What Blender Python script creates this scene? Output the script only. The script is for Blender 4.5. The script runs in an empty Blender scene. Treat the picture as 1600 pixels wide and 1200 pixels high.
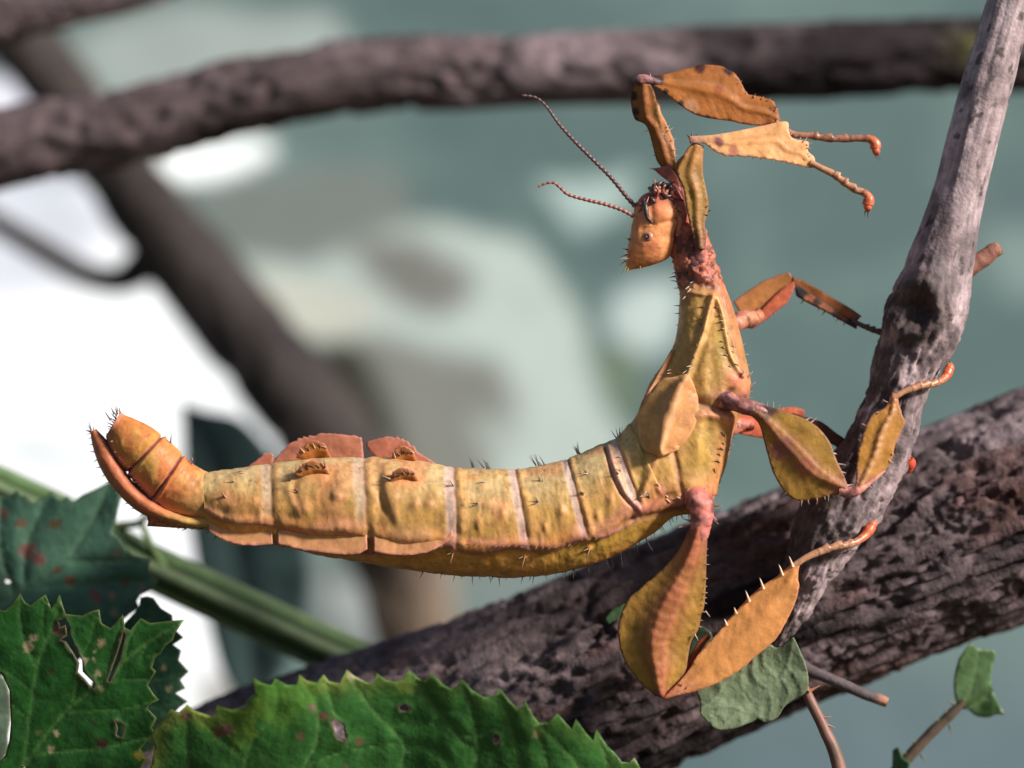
import bpy, math, random
import numpy as np
from mathutils import Vector, Matrix
from mathutils.geometry import delaunay_2d_cdt

random.seed(7)
rng = np.random.default_rng(11)

# ---------------------------------------------------------------- camera, sky, sun, exposure
SC = bpy.context.scene
COL = SC.collection
S = 1e-4            # metres for one photograph pixel in the insect's plane (the insect is about 14 cm long)
D = 0.45            # camera distance to the insect's plane
H0 = 0.25           # camera height above the soil

cam_d = bpy.data.cameras.new('camera')
cam = bpy.data.objects.new('camera', cam_d)
COL.objects.link(cam)
cam.location = (0, -D, H0)
cam.rotation_euler = (math.radians(90), 0, 0)
cam_d.sensor_fit = 'HORIZONTAL'
cam_d.sensor_width = 36
cam_d.lens = 36 * D / (1600 * S)
cam_d.clip_start = 0.005
cam_d.clip_end = 200
cam_d.dof.use_dof = True
cam_d.dof.focus_distance = D - 0.003
cam_d.dof.aperture_fstop = 6.6
SC.camera = cam

TO_SUN = Vector((0.80, -0.42, 0.47)).normalized()
world = bpy.data.worlds.new('World')
SC.world = world
world.use_nodes = True
wn = world.node_tree
sky = wn.nodes.new('ShaderNodeTexSky')
sky.sky_type = 'NISHITA'
sky.sun_disc = False
sky.sun_elevation = math.asin(TO_SUN.z)
sky.sun_rotation = math.atan2(TO_SUN.x, TO_SUN.y)
bg = wn.nodes['Background']
wn.links.new(sky.outputs['Color'], bg.inputs['Color'])
bg.inputs['Strength'].default_value = 0.06

sun_d = bpy.data.lights.new('sun', 'SUN')
sun_d.energy = 4.8
sun_d.angle = math.radians(9)
sun_d.color = (1.0, 0.94, 0.88)
sun = bpy.data.objects.new('sun', sun_d)
COL.objects.link(sun)
sun.rotation_euler = TO_SUN.to_track_quat('Z', 'Y').to_euler()
sun.location = (1, -1, 2)

SC.view_settings.view_transform = 'Standard'
SC.view_settings.look = 'None'
SC.view_settings.gamma = 1
SC.view_settings.exposure = 0.38
SC.render.resolution_x = 1024
SC.render.resolution_y = 768


# ---------------------------------------------------------------- numeric helpers
def Pn(x, y, d=0.0):
    """pixel + depth (in pixels, towards the camera) -> world, arrays allowed"""
    x = np.asarray(x, float); y = np.asarray(y, float); d = np.asarray(d, float) + 0 * x
    f = (D - d * S) / D
    return np.stack([(x - 800) * S * f, -d * S, H0 + (600 - y) * S * f], -1)


def P(x, y, d=0.0):
    return Vector(Pn(x, y, d).tolist())


def _h(i, j, k, seed):
    n = (i.astype(np.int64) * 374761393 + j.astype(np.int64) * 668265263 + k.astype(np.int64) * 1274126177 + seed * 974711) & 0xffffffff
    n = ((n ^ (n >> 13)) * 1274126177) & 0xffffffff
    n = ((n ^ (n >> 16)) * 2246822519) & 0xffffffff
    return ((n ^ (n >> 15)) & 0xffffff) / float(0xffffff) * 2 - 1


def vnoise(p, seed=0):
    p = np.asarray(p, float)
    i = np.floor(p).astype(np.int64); f = p - i
    u = f * f * f * (f * (f * 6 - 15) + 10)
    r = 0
    for a in (0, 1):
        for b in (0, 1):
            for c in (0, 1):
                w = (u[..., 0] if a else 1 - u[..., 0]) * (u[..., 1] if b else 1 - u[..., 1]) * (u[..., 2] if c else 1 - u[..., 2])
                r = r + w * _h(i[..., 0] + a, i[..., 1] + b, i[..., 2] + c, seed)
    return r


def fbm(p, octaves=4, seed=0, gain=0.5):
    p = np.asarray(p, float); r = 0; a = 1.0; t = 0
    for o in range(octaves):
        r = r + a * vnoise(p * (2.03 ** o) + 17.3 * o, seed + o); t += a; a *= gain
    return r / t


def crom(ts, tab):
    """Catmull-Rom through rows of tab at t = 0,1,2..."""
    tab = np.asarray(tab, float); n = len(tab)
    ts = np.clip(np.asarray(ts, float), 0, n - 1 - 1e-9)
    i = np.floor(ts).astype(int); f = (ts - i)[:, None]
    g = lambda k: tab[np.clip(k, 0, n - 1)]
    p0, p1, p2, p3 = g(i - 1), g(i), g(i + 1), g(i + 2)
    return 0.5 * (2 * p1 + (p2 - p0) * f + (2 * p0 - 5 * p1 + 4 * p2 - p3) * f ** 2 + (3 * p1 - p0 - 3 * p2 + p3) * f ** 3)


def smoothstep(a, b, x):
    t = np.clip((x - a) / (b - a), 0, 1)
    return t * t * (3 - 2 * t)


def mixc(a, b, w):
    a = np.asarray(a, float); b = np.asarray(b, float); w = np.asarray(w, float)
    return a + (b - a) * w[..., None]


def poly_dist(pts, line, closed=False):
    """distance of every point (N,2) to a polyline; also arc parameter of nearest point and side sign"""
    pts = np.asarray(pts, float); L = np.asarray(line, float)
    if closed:
        L = np.vstack([L, L[:1]])
    a = L[:-1]; b = L[1:]; ab = b - a
    seg = np.hypot(ab[:, 0], ab[:, 1]); cum = np.concatenate([[0], np.cumsum(seg)])
    best = np.full(len(pts), 1e9); par = np.zeros(len(pts)); sgn = np.zeros(len(pts))
    for k in range(len(a)):
        if seg[k] < 1e-9:
            continue
        ap = pts - a[k]
        t = np.clip((ap @ ab[k]) / seg[k] ** 2, 0, 1)
        q = ap - t[:, None] * ab[k]
        dd = np.hypot(q[:, 0], q[:, 1])
        m = dd < best
        best[m] = dd[m]; par[m] = (cum[k] + t * seg[k])[m]
        sgn[m] = np.sign(ab[k][0] * ap[:, 1] - ab[k][1] * ap[:, 0])[m]
    return best, par / max(cum[-1], 1e-9), sgn


def inside(pts, poly):
    pts = np.asarray(pts, float); poly = np.asarray(poly, float)
    x, y = pts[:, 0], pts[:, 1]; c = np.zeros(len(pts), bool)
    for (x0, y0), (x1, y1) in zip(poly, np.roll(poly, -1, 0)):
        if y0 == y1:
            continue
        m = ((y0 > y) != (y1 > y)) & (x < (x1 - x0) * (y - y0) / (y1 - y0) + x0)
        c ^= m
    return c


def resample(line, step, smooth=True):
    line = np.asarray(line, float)
    if smooth and len(line) > 2:
        line = crom(np.linspace(0, len(line) - 1, (len(line) - 1) * 12 + 1), line)
    seg = np.hypot(*np.diff(line[:, :2], axis=0).T); cum = np.concatenate([[0], np.cumsum(seg)])
    n = max(2, int(round(cum[-1] / step)) + 1)
    q = np.linspace(0, cum[-1], n)
    return np.stack([np.interp(q, cum, line[:, k]) for k in range(line.shape[1])], -1)


# ---------------------------------------------------------------- object helpers
def empty(name, loc, label, cat, group=None):
    o = bpy.data.objects.new(name, None)
    o.empty_display_size = 0.01
    COL.objects.link(o)
    o.location = loc
    o['label'] = label; o['category'] = cat
    if group:
        o['group'] = group
    return o


def wloc(o):
    v = Vector((0, 0, 0))
    while o is not None:
        v = v + o.location; o = o.parent
    return v


def mobj(name, verts, faces, mat, parent=None, cols=None, label=None, cat=None, kind=None, solid=None, smooth=True, at=None):
    verts = np.asarray(verts, float)
    c = np.array(at, float) if at is not None else np.array([verts[:, 0].mean(), verts[:, 1].mean(), verts[:, 2].min()])
    me = bpy.data.meshes.new(name)
    me.from_pydata((verts - c).tolist(), [], [list(map(int, f)) for f in faces])
    if cols is not None:
        if mat in (M_BODY, M_LOBE): cols = np.asarray(cols) * np.array((1.17, .97, 1.10) if mat is M_BODY else (1.14, .93, .98))
        ca = me.color_attributes.new('Col', 'FLOAT_COLOR', 'POINT')
        cc = np.ones((len(verts), 4), np.float32); cc[:, :3] = np.clip(cols, 0, 1)
        ca.data.foreach_set('color', cc.ravel())
    me.polygons.foreach_set('use_smooth', [smooth] * len(me.polygons))
    me.materials.append(mat)
    me.update()
    o = bpy.data.objects.new(name, me)
    COL.objects.link(o)
    if parent is not None:
        o.parent = parent
        o.location = Vector(c.tolist()) - wloc(parent)
    else:
        o.location = c.tolist()
    if label: o['label'] = label
    if cat: o['category'] = cat
    if kind: o['kind'] = kind
    if solid:
        m = o.modifiers.new('thickness', 'SOLIDIFY'); m.thickness = solid; m.offset = 0
    return o


class Bag:
    """collects pieces of one mesh"""
    def __init__(self): self.v = []; self.f = []; self.c = []; self.n = 0
    def add(self, v, f, c):
        v = np.asarray(v, float); c = np.asarray(c, float)
        if c.ndim == 1: c = np.tile(c, (len(v), 1))
        self.v.append(v); self.c.append(c); self.f += [[i + self.n for i in q] for q in f]; self.n += len(v)
    def obj(self, name, mat, parent=None, **k):
        return mobj(name, np.vstack(self.v), self.f, mat, parent, cols=np.vstack(self.c), **k)


def frames(pts):
    t = np.gradient(pts, axis=0); t /= np.linalg.norm(t, axis=1)[:, None] + 1e-12
    up = np.array([0, -1.0, 0])
    n = up - (t @ up)[:, None] * t
    bad = np.linalg.norm(n, axis=1) < 0.05
    n[bad] = np.array([1.0, 0, 0])
    n /= np.linalg.norm(n, axis=1)[:, None]
    return t, n, np.cross(t, n)


def grid_faces(nl, na, cap=True):
    f = []
    for i in range(nl - 1):
        for j in range(na):
            k = (j + 1) % na
            f.append((i * na + j, i * na + k, (i + 1) * na + k, (i + 1) * na + j))
    if cap:
        f.append(tuple(range(na)))
        f.append(tuple((nl - 1) * na + j for j in reversed(range(na))))
    return f


def tube(ctrl, radii, nl, na, disp=None, flat=1.0, smooth=True):
    """ctrl: world points, radii in metres.  angle 0 faces the camera.  returns v, f, info"""
    ctrl = np.asarray(ctrl, float); radii = np.asarray(radii, float)
    ts = np.linspace(0, len(ctrl) - 1, nl)
    if smooth:
        c = crom(ts, np.column_stack([ctrl, radii]))
    else:
        c = np.stack([np.interp(ts, np.arange(len(ctrl)), col) for col in np.column_stack([ctrl, radii]).T], -1)
    pts, r = c[:, :3], np.maximum(c[:, 3], 1e-6)
    t, n, b = frames(pts)
    L = np.concatenate([[0], np.cumsum(np.linalg.norm(np.diff(pts, axis=0), axis=1))])
    ang = np.linspace(0, 2 * np.pi, na, endpoint=False)
    A, LL = np.meshgrid(ang, L); R = np.repeat(r[:, None], na, 1); T = np.repeat(ts[:, None], na, 1)
    q = np.stack([LL, np.cos(A) * R, np.sin(A) * R], -1)
    rr = R + (disp(LL, A, R, q, T) if disp is not None else 0)
    v = pts[:, None] + n[:, None] * (np.cos(A) * rr * flat)[..., None] + b[:, None] * (np.sin(A) * rr)[..., None]
    return v.reshape(-1, 3), grid_faces(nl, na), dict(L=LL.ravel(), A=A.ravel(), q=q.reshape(-1, 3), T=T.ravel(), h=(rr - R).ravel())


# ---------------------------------------------------------------- materials
def mat_vc(name, rough=0.55, scale=900., var=0.25, bump=0.15, bscale=2500., sss=0.0, trans=0.0, spec=0.4, coat=0.0, dark=0.75, bdist=0.0002):
    """vertex pigment, modulated by fine procedural noise"""
    m = bpy.data.materials.new(name); m.use_nodes = True
    nt = m.node_tree; b = nt.nodes['Principled BSDF']; out = nt.nodes['Material Output']
    att = nt.nodes.new('ShaderNodeAttribute'); att.attribute_name = 'Col'
    tc = nt.nodes.new('ShaderNodeTexCoord')
    n1 = nt.nodes.new('ShaderNodeTexNoise'); n1.inputs['Scale'].default_value = scale; n1.inputs['Detail'].default_value = 5; n1.inputs['Roughness'].default_value = 0.65
    nt.links.new(tc.outputs['Object'], n1.inputs['Vector'])
    mr = nt.nodes.new('ShaderNodeMapRange'); mr.inputs['From Min'].default_value = 0.3; mr.inputs['From Max'].default_value = 0.7
    mr.inputs['To Min'].default_value = 1 - var; mr.inputs['To Max'].default_value = 1 + var
    nt.links.new(n1.outputs['Fac'], mr.inputs['Value'])
    mx = nt.nodes.new('ShaderNodeVectorMath'); mx.operation = 'SCALE'
    nt.links.new(att.outputs['Color'], mx.inputs[0]); nt.links.new(mr.outputs['Result'], mx.inputs['Scale'])
    nt.links.new(mx.outputs['Vector'], b.inputs['Base Color'])
    n2 = nt.nodes.new('ShaderNodeTexNoise'); n2.inputs['Scale'].default_value = bscale; n2.inputs['Detail'].default_value = 4
    nt.links.new(tc.outputs['Object'], n2.inputs['Vector'])
    bp = nt.nodes.new('ShaderNodeBump'); bp.inputs['Strength'].default_value = bump; bp.inputs['Distance'].default_value = bdist
    nt.links.new(n2.outputs['Fac'], bp.inputs['Height']); nt.links.new(bp.outputs['Normal'], b.inputs['Normal'])
    b.inputs['Roughness'].default_value = rough
    b.inputs['Specular IOR Level'].default_value = spec
    if coat: b.inputs['Coat Weight'].default_value = coat; b.inputs['Coat Roughness'].default_value = 0.3
    if sss:
        b.inputs['Subsurface Weight'].default_value = sss
        b.inputs['Subsurface Radius'].default_value = (1.0, 0.45, 0.2)
        b.inputs['Subsurface Scale'].default_value = 0.0015
    if trans:
        tr = nt.nodes.new('ShaderNodeBsdfTranslucent'); ms = nt.nodes.new('ShaderNodeMixShader'); ms.inputs[0].default_value = trans
        nt.links.new(mx.outputs['Vector'], tr.inputs['Color'])
        nt.links.new(b.outputs[0], ms.inputs[1]); nt.links.new(tr.outputs[0], ms.inputs[2]); nt.links.new(ms.outputs[0], out.inputs['Surface'])
    return m


M_BODY = mat_vc('insect cuticle', rough=0.5, scale=700, var=0.22, bump=0.22, bscale=2600, sss=0.18, spec=0.35)
M_LOBE = mat_vc('leafy insect lobe', rough=0.5, scale=600, var=0.18, bump=0.3, bscale=2600, trans=0.33, spec=0.35)
M_HORN = mat_vc('insect horn', rough=0.35, scale=1500, var=0.2, bump=0.2, bscale=4000, sss=0.1, spec=0.5)
M_BARK = mat_vc('bark', rough=0.85, scale=420, var=0.5, bump=0.7, bscale=1400, spec=0.2, bdist=0.0005)
M_TWIG = mat_vc('smooth grey bark', rough=0.7, scale=500, var=0.4, bump=0.5, bscale=1800, spec=0.3, bdist=0.0003)
M_LEAF = mat_vc('bramble leaf', rough=0.42, scale=300, var=0.22, bump=0.45, bscale=1300, trans=0.3, spec=0.45, bdist=0.0003)
M_STEM = mat_vc('green stem', rough=0.5, scale=300, var=0.2, bump=0.3, bscale=900, spec=0.4)
M_CLOTH = mat_vc('shade-painted sheet', rough=0.8, scale=60, var=0.05, bump=0.2, bscale=900, spec=0.15)  # backdrop sheet; its vertex colours carry the light and shade of folds
M_SOIL = mat_vc('soil', rough=0.95, scale=40, var=0.5, bump=1.0, bscale=150, spec=0.1, bdist=0.004)

# ---------------------------------------------------------------- ground
gx = np.linspace(-1, 1, 121); gx = np.sign(gx) * (np.abs(gx) ** 4) * 60
GX, GY = np.meshgrid(gx, gx)
gp = np.stack([GX.ravel(), GY.ravel(), 0 * GX.ravel()], -1)
gp[:, 2] = 0.006 * fbm(gp * 18, 4, 3) * np.clip(1.5 - np.hypot(gp[:, 0], gp[:, 1]), 0, 1)
gf = [(i * 121 + j, i * 121 + j + 1, (i + 1) * 121 + j + 1, (i + 1) * 121 + j) for i in range(120) for j in range(120)]
gc = mixc((0.10, 0.075, 0.055), (0.06, 0.07, 0.04), smoothstep(-.3, .4, fbm(gp * 6, 3, 9)))
mobj('ground', gp, gf, M_SOIL, cols=gc, kind='structure', at=(0, 0, 0))

# ---------------------------------------------------------------- shade-painted sheet backdrop, light and shade of folds put into its colours
DB = -3400          # depth of the backdrop sheet behind the insect, in pixels


def soft(px, py, poly, w):
    pts = np.column_stack([px, py])
    d, _, _ = poly_dist(pts, poly, closed=True)
    sd = np.where(inside(pts, poly), d, -d)
    return smoothstep(-w, w, sd)


nxb, nyb = 260, 190
ux = np.linspace(-1300, 2900, nxb); uy = np.linspace(-900, 2060, nyb)
UX, UY = np.meshgrid(ux, uy); px = UX.ravel(); py = UY.ravel()
wob = 22
wx = px + wob * fbm(np.stack([px / 130, py / 130, 0 * px], -1), 3, 21); wy = py + wob * fbm(np.stack([px / 130, py / 130, 5 + 0 * px], -1), 3, 22)
n_lo = fbm(np.stack([px / 260, py / 200, 0 * px], -1), 4, 5); n_md = fbm(np.stack([px / 90, py / 90, 0 * px], -1), 3, 6)
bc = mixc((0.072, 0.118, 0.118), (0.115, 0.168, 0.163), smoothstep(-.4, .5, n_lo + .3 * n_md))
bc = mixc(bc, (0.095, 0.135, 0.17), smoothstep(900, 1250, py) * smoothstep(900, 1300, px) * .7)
PATCH = [  # pale and dark patches painting lit and shaded folds of a crumpled sheet
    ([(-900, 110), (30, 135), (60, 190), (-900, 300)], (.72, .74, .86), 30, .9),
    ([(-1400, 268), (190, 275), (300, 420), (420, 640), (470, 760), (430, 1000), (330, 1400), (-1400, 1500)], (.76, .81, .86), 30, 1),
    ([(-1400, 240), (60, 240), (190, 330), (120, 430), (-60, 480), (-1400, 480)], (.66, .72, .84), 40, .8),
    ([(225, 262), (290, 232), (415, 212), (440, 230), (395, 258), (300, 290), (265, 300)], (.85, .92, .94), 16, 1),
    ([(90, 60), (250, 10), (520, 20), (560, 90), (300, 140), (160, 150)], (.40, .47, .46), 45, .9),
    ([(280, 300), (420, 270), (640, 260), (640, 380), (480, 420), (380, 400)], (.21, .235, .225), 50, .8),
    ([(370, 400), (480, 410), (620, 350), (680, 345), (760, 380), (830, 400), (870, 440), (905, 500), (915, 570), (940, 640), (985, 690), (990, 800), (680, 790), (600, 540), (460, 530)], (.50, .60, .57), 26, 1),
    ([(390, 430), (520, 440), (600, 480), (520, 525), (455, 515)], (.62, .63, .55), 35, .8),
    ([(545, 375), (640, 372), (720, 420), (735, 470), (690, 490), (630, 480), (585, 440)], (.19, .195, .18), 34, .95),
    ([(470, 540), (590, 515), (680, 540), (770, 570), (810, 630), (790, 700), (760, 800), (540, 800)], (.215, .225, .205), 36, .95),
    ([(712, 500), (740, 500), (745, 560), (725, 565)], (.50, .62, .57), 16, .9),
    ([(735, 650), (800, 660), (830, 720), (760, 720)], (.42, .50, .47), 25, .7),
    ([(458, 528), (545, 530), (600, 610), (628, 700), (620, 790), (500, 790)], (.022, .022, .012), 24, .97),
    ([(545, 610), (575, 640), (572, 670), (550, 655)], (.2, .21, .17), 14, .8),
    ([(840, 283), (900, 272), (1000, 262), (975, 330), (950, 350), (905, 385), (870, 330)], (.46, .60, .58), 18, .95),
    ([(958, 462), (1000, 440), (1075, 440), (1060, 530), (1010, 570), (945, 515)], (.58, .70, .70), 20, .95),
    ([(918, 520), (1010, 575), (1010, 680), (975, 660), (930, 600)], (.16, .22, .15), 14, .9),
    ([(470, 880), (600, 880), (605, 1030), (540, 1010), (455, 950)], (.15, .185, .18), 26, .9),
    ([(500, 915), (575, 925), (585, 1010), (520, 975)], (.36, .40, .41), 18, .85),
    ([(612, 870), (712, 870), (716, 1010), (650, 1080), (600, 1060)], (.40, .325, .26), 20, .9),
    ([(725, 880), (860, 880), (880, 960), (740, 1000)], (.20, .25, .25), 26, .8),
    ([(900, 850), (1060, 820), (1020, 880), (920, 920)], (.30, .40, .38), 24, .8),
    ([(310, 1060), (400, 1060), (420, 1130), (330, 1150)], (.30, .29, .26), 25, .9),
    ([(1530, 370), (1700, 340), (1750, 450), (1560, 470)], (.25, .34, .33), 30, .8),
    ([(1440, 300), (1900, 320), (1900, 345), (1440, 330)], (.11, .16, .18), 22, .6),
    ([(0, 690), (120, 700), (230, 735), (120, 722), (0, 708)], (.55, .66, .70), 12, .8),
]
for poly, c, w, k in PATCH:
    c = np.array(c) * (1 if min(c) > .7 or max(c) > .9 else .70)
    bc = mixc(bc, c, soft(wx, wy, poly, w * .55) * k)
crs = np.exp(-(fbm(np.stack([px / 150, py / 60, 3 + 0 * px], -1), 3, 15) / .03) ** 2)      # crease shade painted in as darker lines
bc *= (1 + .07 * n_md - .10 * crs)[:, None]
hang = 55 * fbm(np.stack([px / 500, py / 1400, 0 * px], -1), 2, 8)      # the sheet hangs in slight waves
mm = (px - 800) * S
yb = (-DB * S + .45 * mm) / (1 - .45 * mm / D)      # plane y = y0 + 0.45 x
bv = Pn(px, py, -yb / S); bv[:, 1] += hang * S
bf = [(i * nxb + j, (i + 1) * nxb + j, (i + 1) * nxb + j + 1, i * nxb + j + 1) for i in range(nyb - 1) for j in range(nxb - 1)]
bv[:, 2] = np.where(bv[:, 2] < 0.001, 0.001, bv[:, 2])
mobj('backdrop_sheet', bv, bf, M_CLOTH, cols=bc, solid=0.0006,
     label='blurred teal and white shade-painted sheet backdrop with fold light and shade in its colour, hanging behind everything', cat='backdrop')


# ---------------------------------------------------------------- branches
def bark_disp(amp, fl, fa, seed, knots=(), big=1.0):
    def f(L, A, R, q, T):
        qq = np.stack([q[..., 0] * fl, q[..., 1] * fa, q[..., 2] * fa], -1)
        w = fbm(qq * .5 + 3, 2, seed + 50)
        qq = qq + .6 * w[..., None]
        r1 = 1 - np.abs(fbm(qq, 4, seed, .55)) * 4.6
        r2 = fbm(qq * np.array([.35, .3, .3]), 3, seed + 9)
        r3 = fbm(qq * np.array([1.6, 2.6, 2.6]), 4, seed + 19, .6)
        h = amp * (-1.0 * np.clip(r1, -.1, 1) + big * r2 + .45 * r3)
        for (t0, a0, wt, wa, k) in knots:
            da = (A - a0 + np.pi) % (2 * np.pi) - np.pi
            rr = np.sqrt(((T - t0) / wt) ** 2 + (da / wa) ** 2)
            h = h + k * (np.exp(-(rr - 1) ** 2 * 5) - 1.5 * np.exp(-(rr * 1.7) ** 2))
        return h
    return f


def bark_cols(info, base, dark, pale, fl, fa, seed, extra=None):
    q = info['q'] * np.array([fl, fa, fa])
    n1 = fbm(q * .5, 4, seed + 31); n2 = fbm(q * 1.6, 4, seed + 37); n3 = fbm(q * .18, 3, seed + 41)
    c = mixc(base, dark, smoothstep(-.05, .35, n1 + .3 * n2))
    c = mixc(c, pale, smoothstep(.05, .45, n3 + .35 * n2) * .75)
    if extra is not None:
        c = extra(c, info)
    return c


def branch(name, px_pts, rads, nl, na, mat, disp, colf, parent=None, **k):
    """px_pts: (x, y, depth); rads in px at the insect's scale, enlarged with distance"""
    pp = np.array(px_pts, float)
    w = Pn(pp[:, 0], pp[:, 1], pp[:, 2]); f = (D - pp[:, 2] * S) / D
    v, fc, info = tube(w, np.array(rads) * S * f, nl, na, disp)
    return mobj(name, v, fc, mat, parent, cols=colf(info), **k), info, v


# big fallen log behind the insect
log_px = [(-3900, 3050, -330), (-1900, 2250, -330), (-300, 1560, -310), (330, 1285, -290), (800, 1115, -270), (1100, 988, -265), (1400, 870, -262), (1700, 752, -265), (2300, 520, -290), (3200, 250, -300)]
log_r = [210, 195, 185, 178, 170, 165, 166, 168, 160, 150]
lv = branch('log', log_px, log_r, 1100, 230, M_BARK, bark_disp(0.0021, 75, 420, 3, big=.45),
            lambda i: bark_cols(i, (.108, .078, .082), (.016, .011, .012), (.27, .205, .215), 75, 420, 3,
                                lambda c, i: mixc(c, (.13, .055, .04), smoothstep(.1, .4, fbm(i['q'] * np.array([60, 200, 200]), 3, 77)) * .35)),
            label='thick dark rough-barked log slanting behind the insect\'s legs', cat='log')

# upright perch twig with the knot
tw_px = [(1760, -900, -40), (1660, -350, -35), (1618, -150, -32), (1580, 0, -30), (1532, 170, -30), (1494, 320, -30), (1450, 480, -30), (1407, 600, -30), (1366, 710, -32), (1312, 795, -38), (1272, 870, -48), (1236, 950, -70), (1205, 1010, -100)]
tw_r = [33, 35, 36, 37, 40, 42, 60, 49, 50, 58, 44, 26, 16]


def twig_disp(L, A, R, q, T):
    qq = np.stack([q[..., 0] * 60, q[..., 1] * 900, q[..., 2] * 900], -1)
    rough = smoothstep(5.4, 6.2, T)
    h = .00022 * fbm(qq, 3, 4) + .00022 * fbm(q * 160, 3, 41)
    qb = np.stack([q[..., 0] * 170, q[..., 1] * 620, q[..., 2] * 620], -1)
    h = h + rough * (.0012 * fbm(qb, 4, 8, .6) - .0005 * np.clip(1 - np.abs(fbm(qb * .8, 3, 18)) * 5, 0, 1))
    da = (A - .40 + np.pi) % (2 * np.pi) - np.pi
    rr = np.sqrt(((T - 6.08) / .28) ** 2 + (da / .6) ** 2) + .35 * fbm(q * 300, 3, 45)
    h = h + .0012 * np.exp(-(rr - 1) ** 2 * 5) - .0026 * np.exp(-(rr * 1.5) ** 2)
    return h


def twig_cols(i):
    q = i['q']; st = fbm(q * np.array([45, 1100, 1100]), 4, 14); pt = fbm(q * 130, 4, 15); sp = fbm(q * np.array([500, 700, 700]), 3, 16)
    c = mixc((.32, .235, .24), (.50, .385, .395), smoothstep(-.3, .4, st))
    c = mixc(c, (.105, .08, .08), smoothstep(.02, .4, pt + .5 * st) * .75)
    c = mixc(c, (.045, .032, .03), smoothstep(.33, .5, sp) * .8)
    da = (i['A'] - .40 + np.pi) % (2 * np.pi) - np.pi
    rr = np.sqrt(((i['T'] - 6.08) / .26) ** 2 + (da / .55) ** 2)
    c = mixc(c, (.055, .034, .028), np.exp(-((rr + .5 * fbm(q * 350, 3, 46)) / 1.5) ** 4) * .92)
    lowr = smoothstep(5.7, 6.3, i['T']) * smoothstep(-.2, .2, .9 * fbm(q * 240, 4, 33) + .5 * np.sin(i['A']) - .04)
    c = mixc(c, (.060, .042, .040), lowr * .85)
    return c


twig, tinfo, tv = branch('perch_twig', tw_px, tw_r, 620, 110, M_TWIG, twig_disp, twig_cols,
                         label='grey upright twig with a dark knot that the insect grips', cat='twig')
branch('side_stub', [(1500, 428, -42), (1524, 412, -44), (1548, 395, -46), (1562, 388, -47)], [15, 14, 13, 11], 40, 20, M_TWIG,
       lambda L, A, R, q, T: .00025 * fbm(q * 600, 3, 4), lambda i: mixc((.28, .12, .085), (.42, .2, .12), smoothstep(2.2, 2.8, i['T'])), parent=twig)

# out-of-focus branches behind
bl = lambda i: bark_cols(i, (.135, .098, .102), (.030, .022, .024), (.30, .225, .24), 60, 120, 23)
branch('branch', [(-3300, 3000, -1050), (-2300, 1500, -1000), (-900, 560, -960), (-150, 275, -930), (200, 195, -920), (520, 122, -915), (800, 112, -910), (1150, 98, -905), (1550, 84, -900), (2200, 60, -900), (3400, -100, -900)],
       [62, 62, 60, 60, 62, 60, 55, 57, 56, 52, 45], 520, 72, M_BARK, bark_disp(.0012, 70, 150, 13), lambda i: mixc(bl(i), (.12, .11, .04), np.exp(-((i['T'] - 7.92) / .07) ** 2) * smoothstep(-.3, .3, fbm(i['q'] * 90, 3, 4)) * .7),
       label='blurred brown branch running level behind the insect\'s raised forelegs', cat='branch')
branch('branch', [(-3600, 2900, -1150), (-2600, 1100, -1100), (-1000, 250, -1060), (-150, 62, -1040), (60, 12, -1030), (270, -45, -1025), (900, -260, -1000), (1800, -700, -1000)],
       [46, 46, 46, 44, 43, 42, 40, 36], 340, 60, M_BARK, bark_disp(.0010, 70, 150, 15), bl,
       label='blurred brown branch crossing above the level branch, over the pale backdrop corner', cat='branch')
sap = empty('sapling', P(760, 3900, -2300), 'blurred dark leaning sapling trunk with a thin curved side shoot', 'sapling')
sd = -2000
tcol = lambda i: bark_cols(i, (.052, .043, .040), (.022, .018, .02), (.07, .043, .024), 40, 60, 29)
tcol_lit = lambda i: mixc(tcol(i), (.27, .20, .15), smoothstep(6.3, 7.0, i['T']) * .9)  # lower trunk lightened to tan: light on it put into the colour
branch('trunk', [(-700, -900, sd), (-160, -150, sd), (60, 100, sd), (235, 335, sd), (395, 540, sd), (520, 690, sd), (585, 800, sd - 20), (640, 960, sd - 60), (700, 1400, sd - 150), (760, 4200, sd - 300)],
       [56, 58, 60, 66, 72, 76, 74, 66, 66, 70], 300, 48, M_BARK, bark_disp(.0012, 40, 70, 33), tcol_lit, parent=sap)
branch('side_shoot', [(-900, -150, sd), (-300, 190, sd), (-60, 318, sd), (60, 388, sd), (130, 428, sd), (185, 437, sd), (218, 420, sd), (240, 400, sd)],
       [13, 15, 17, 19, 20, 23, 30, 34], 140, 24, M_BARK, None, tcol, parent=sap)


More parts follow.
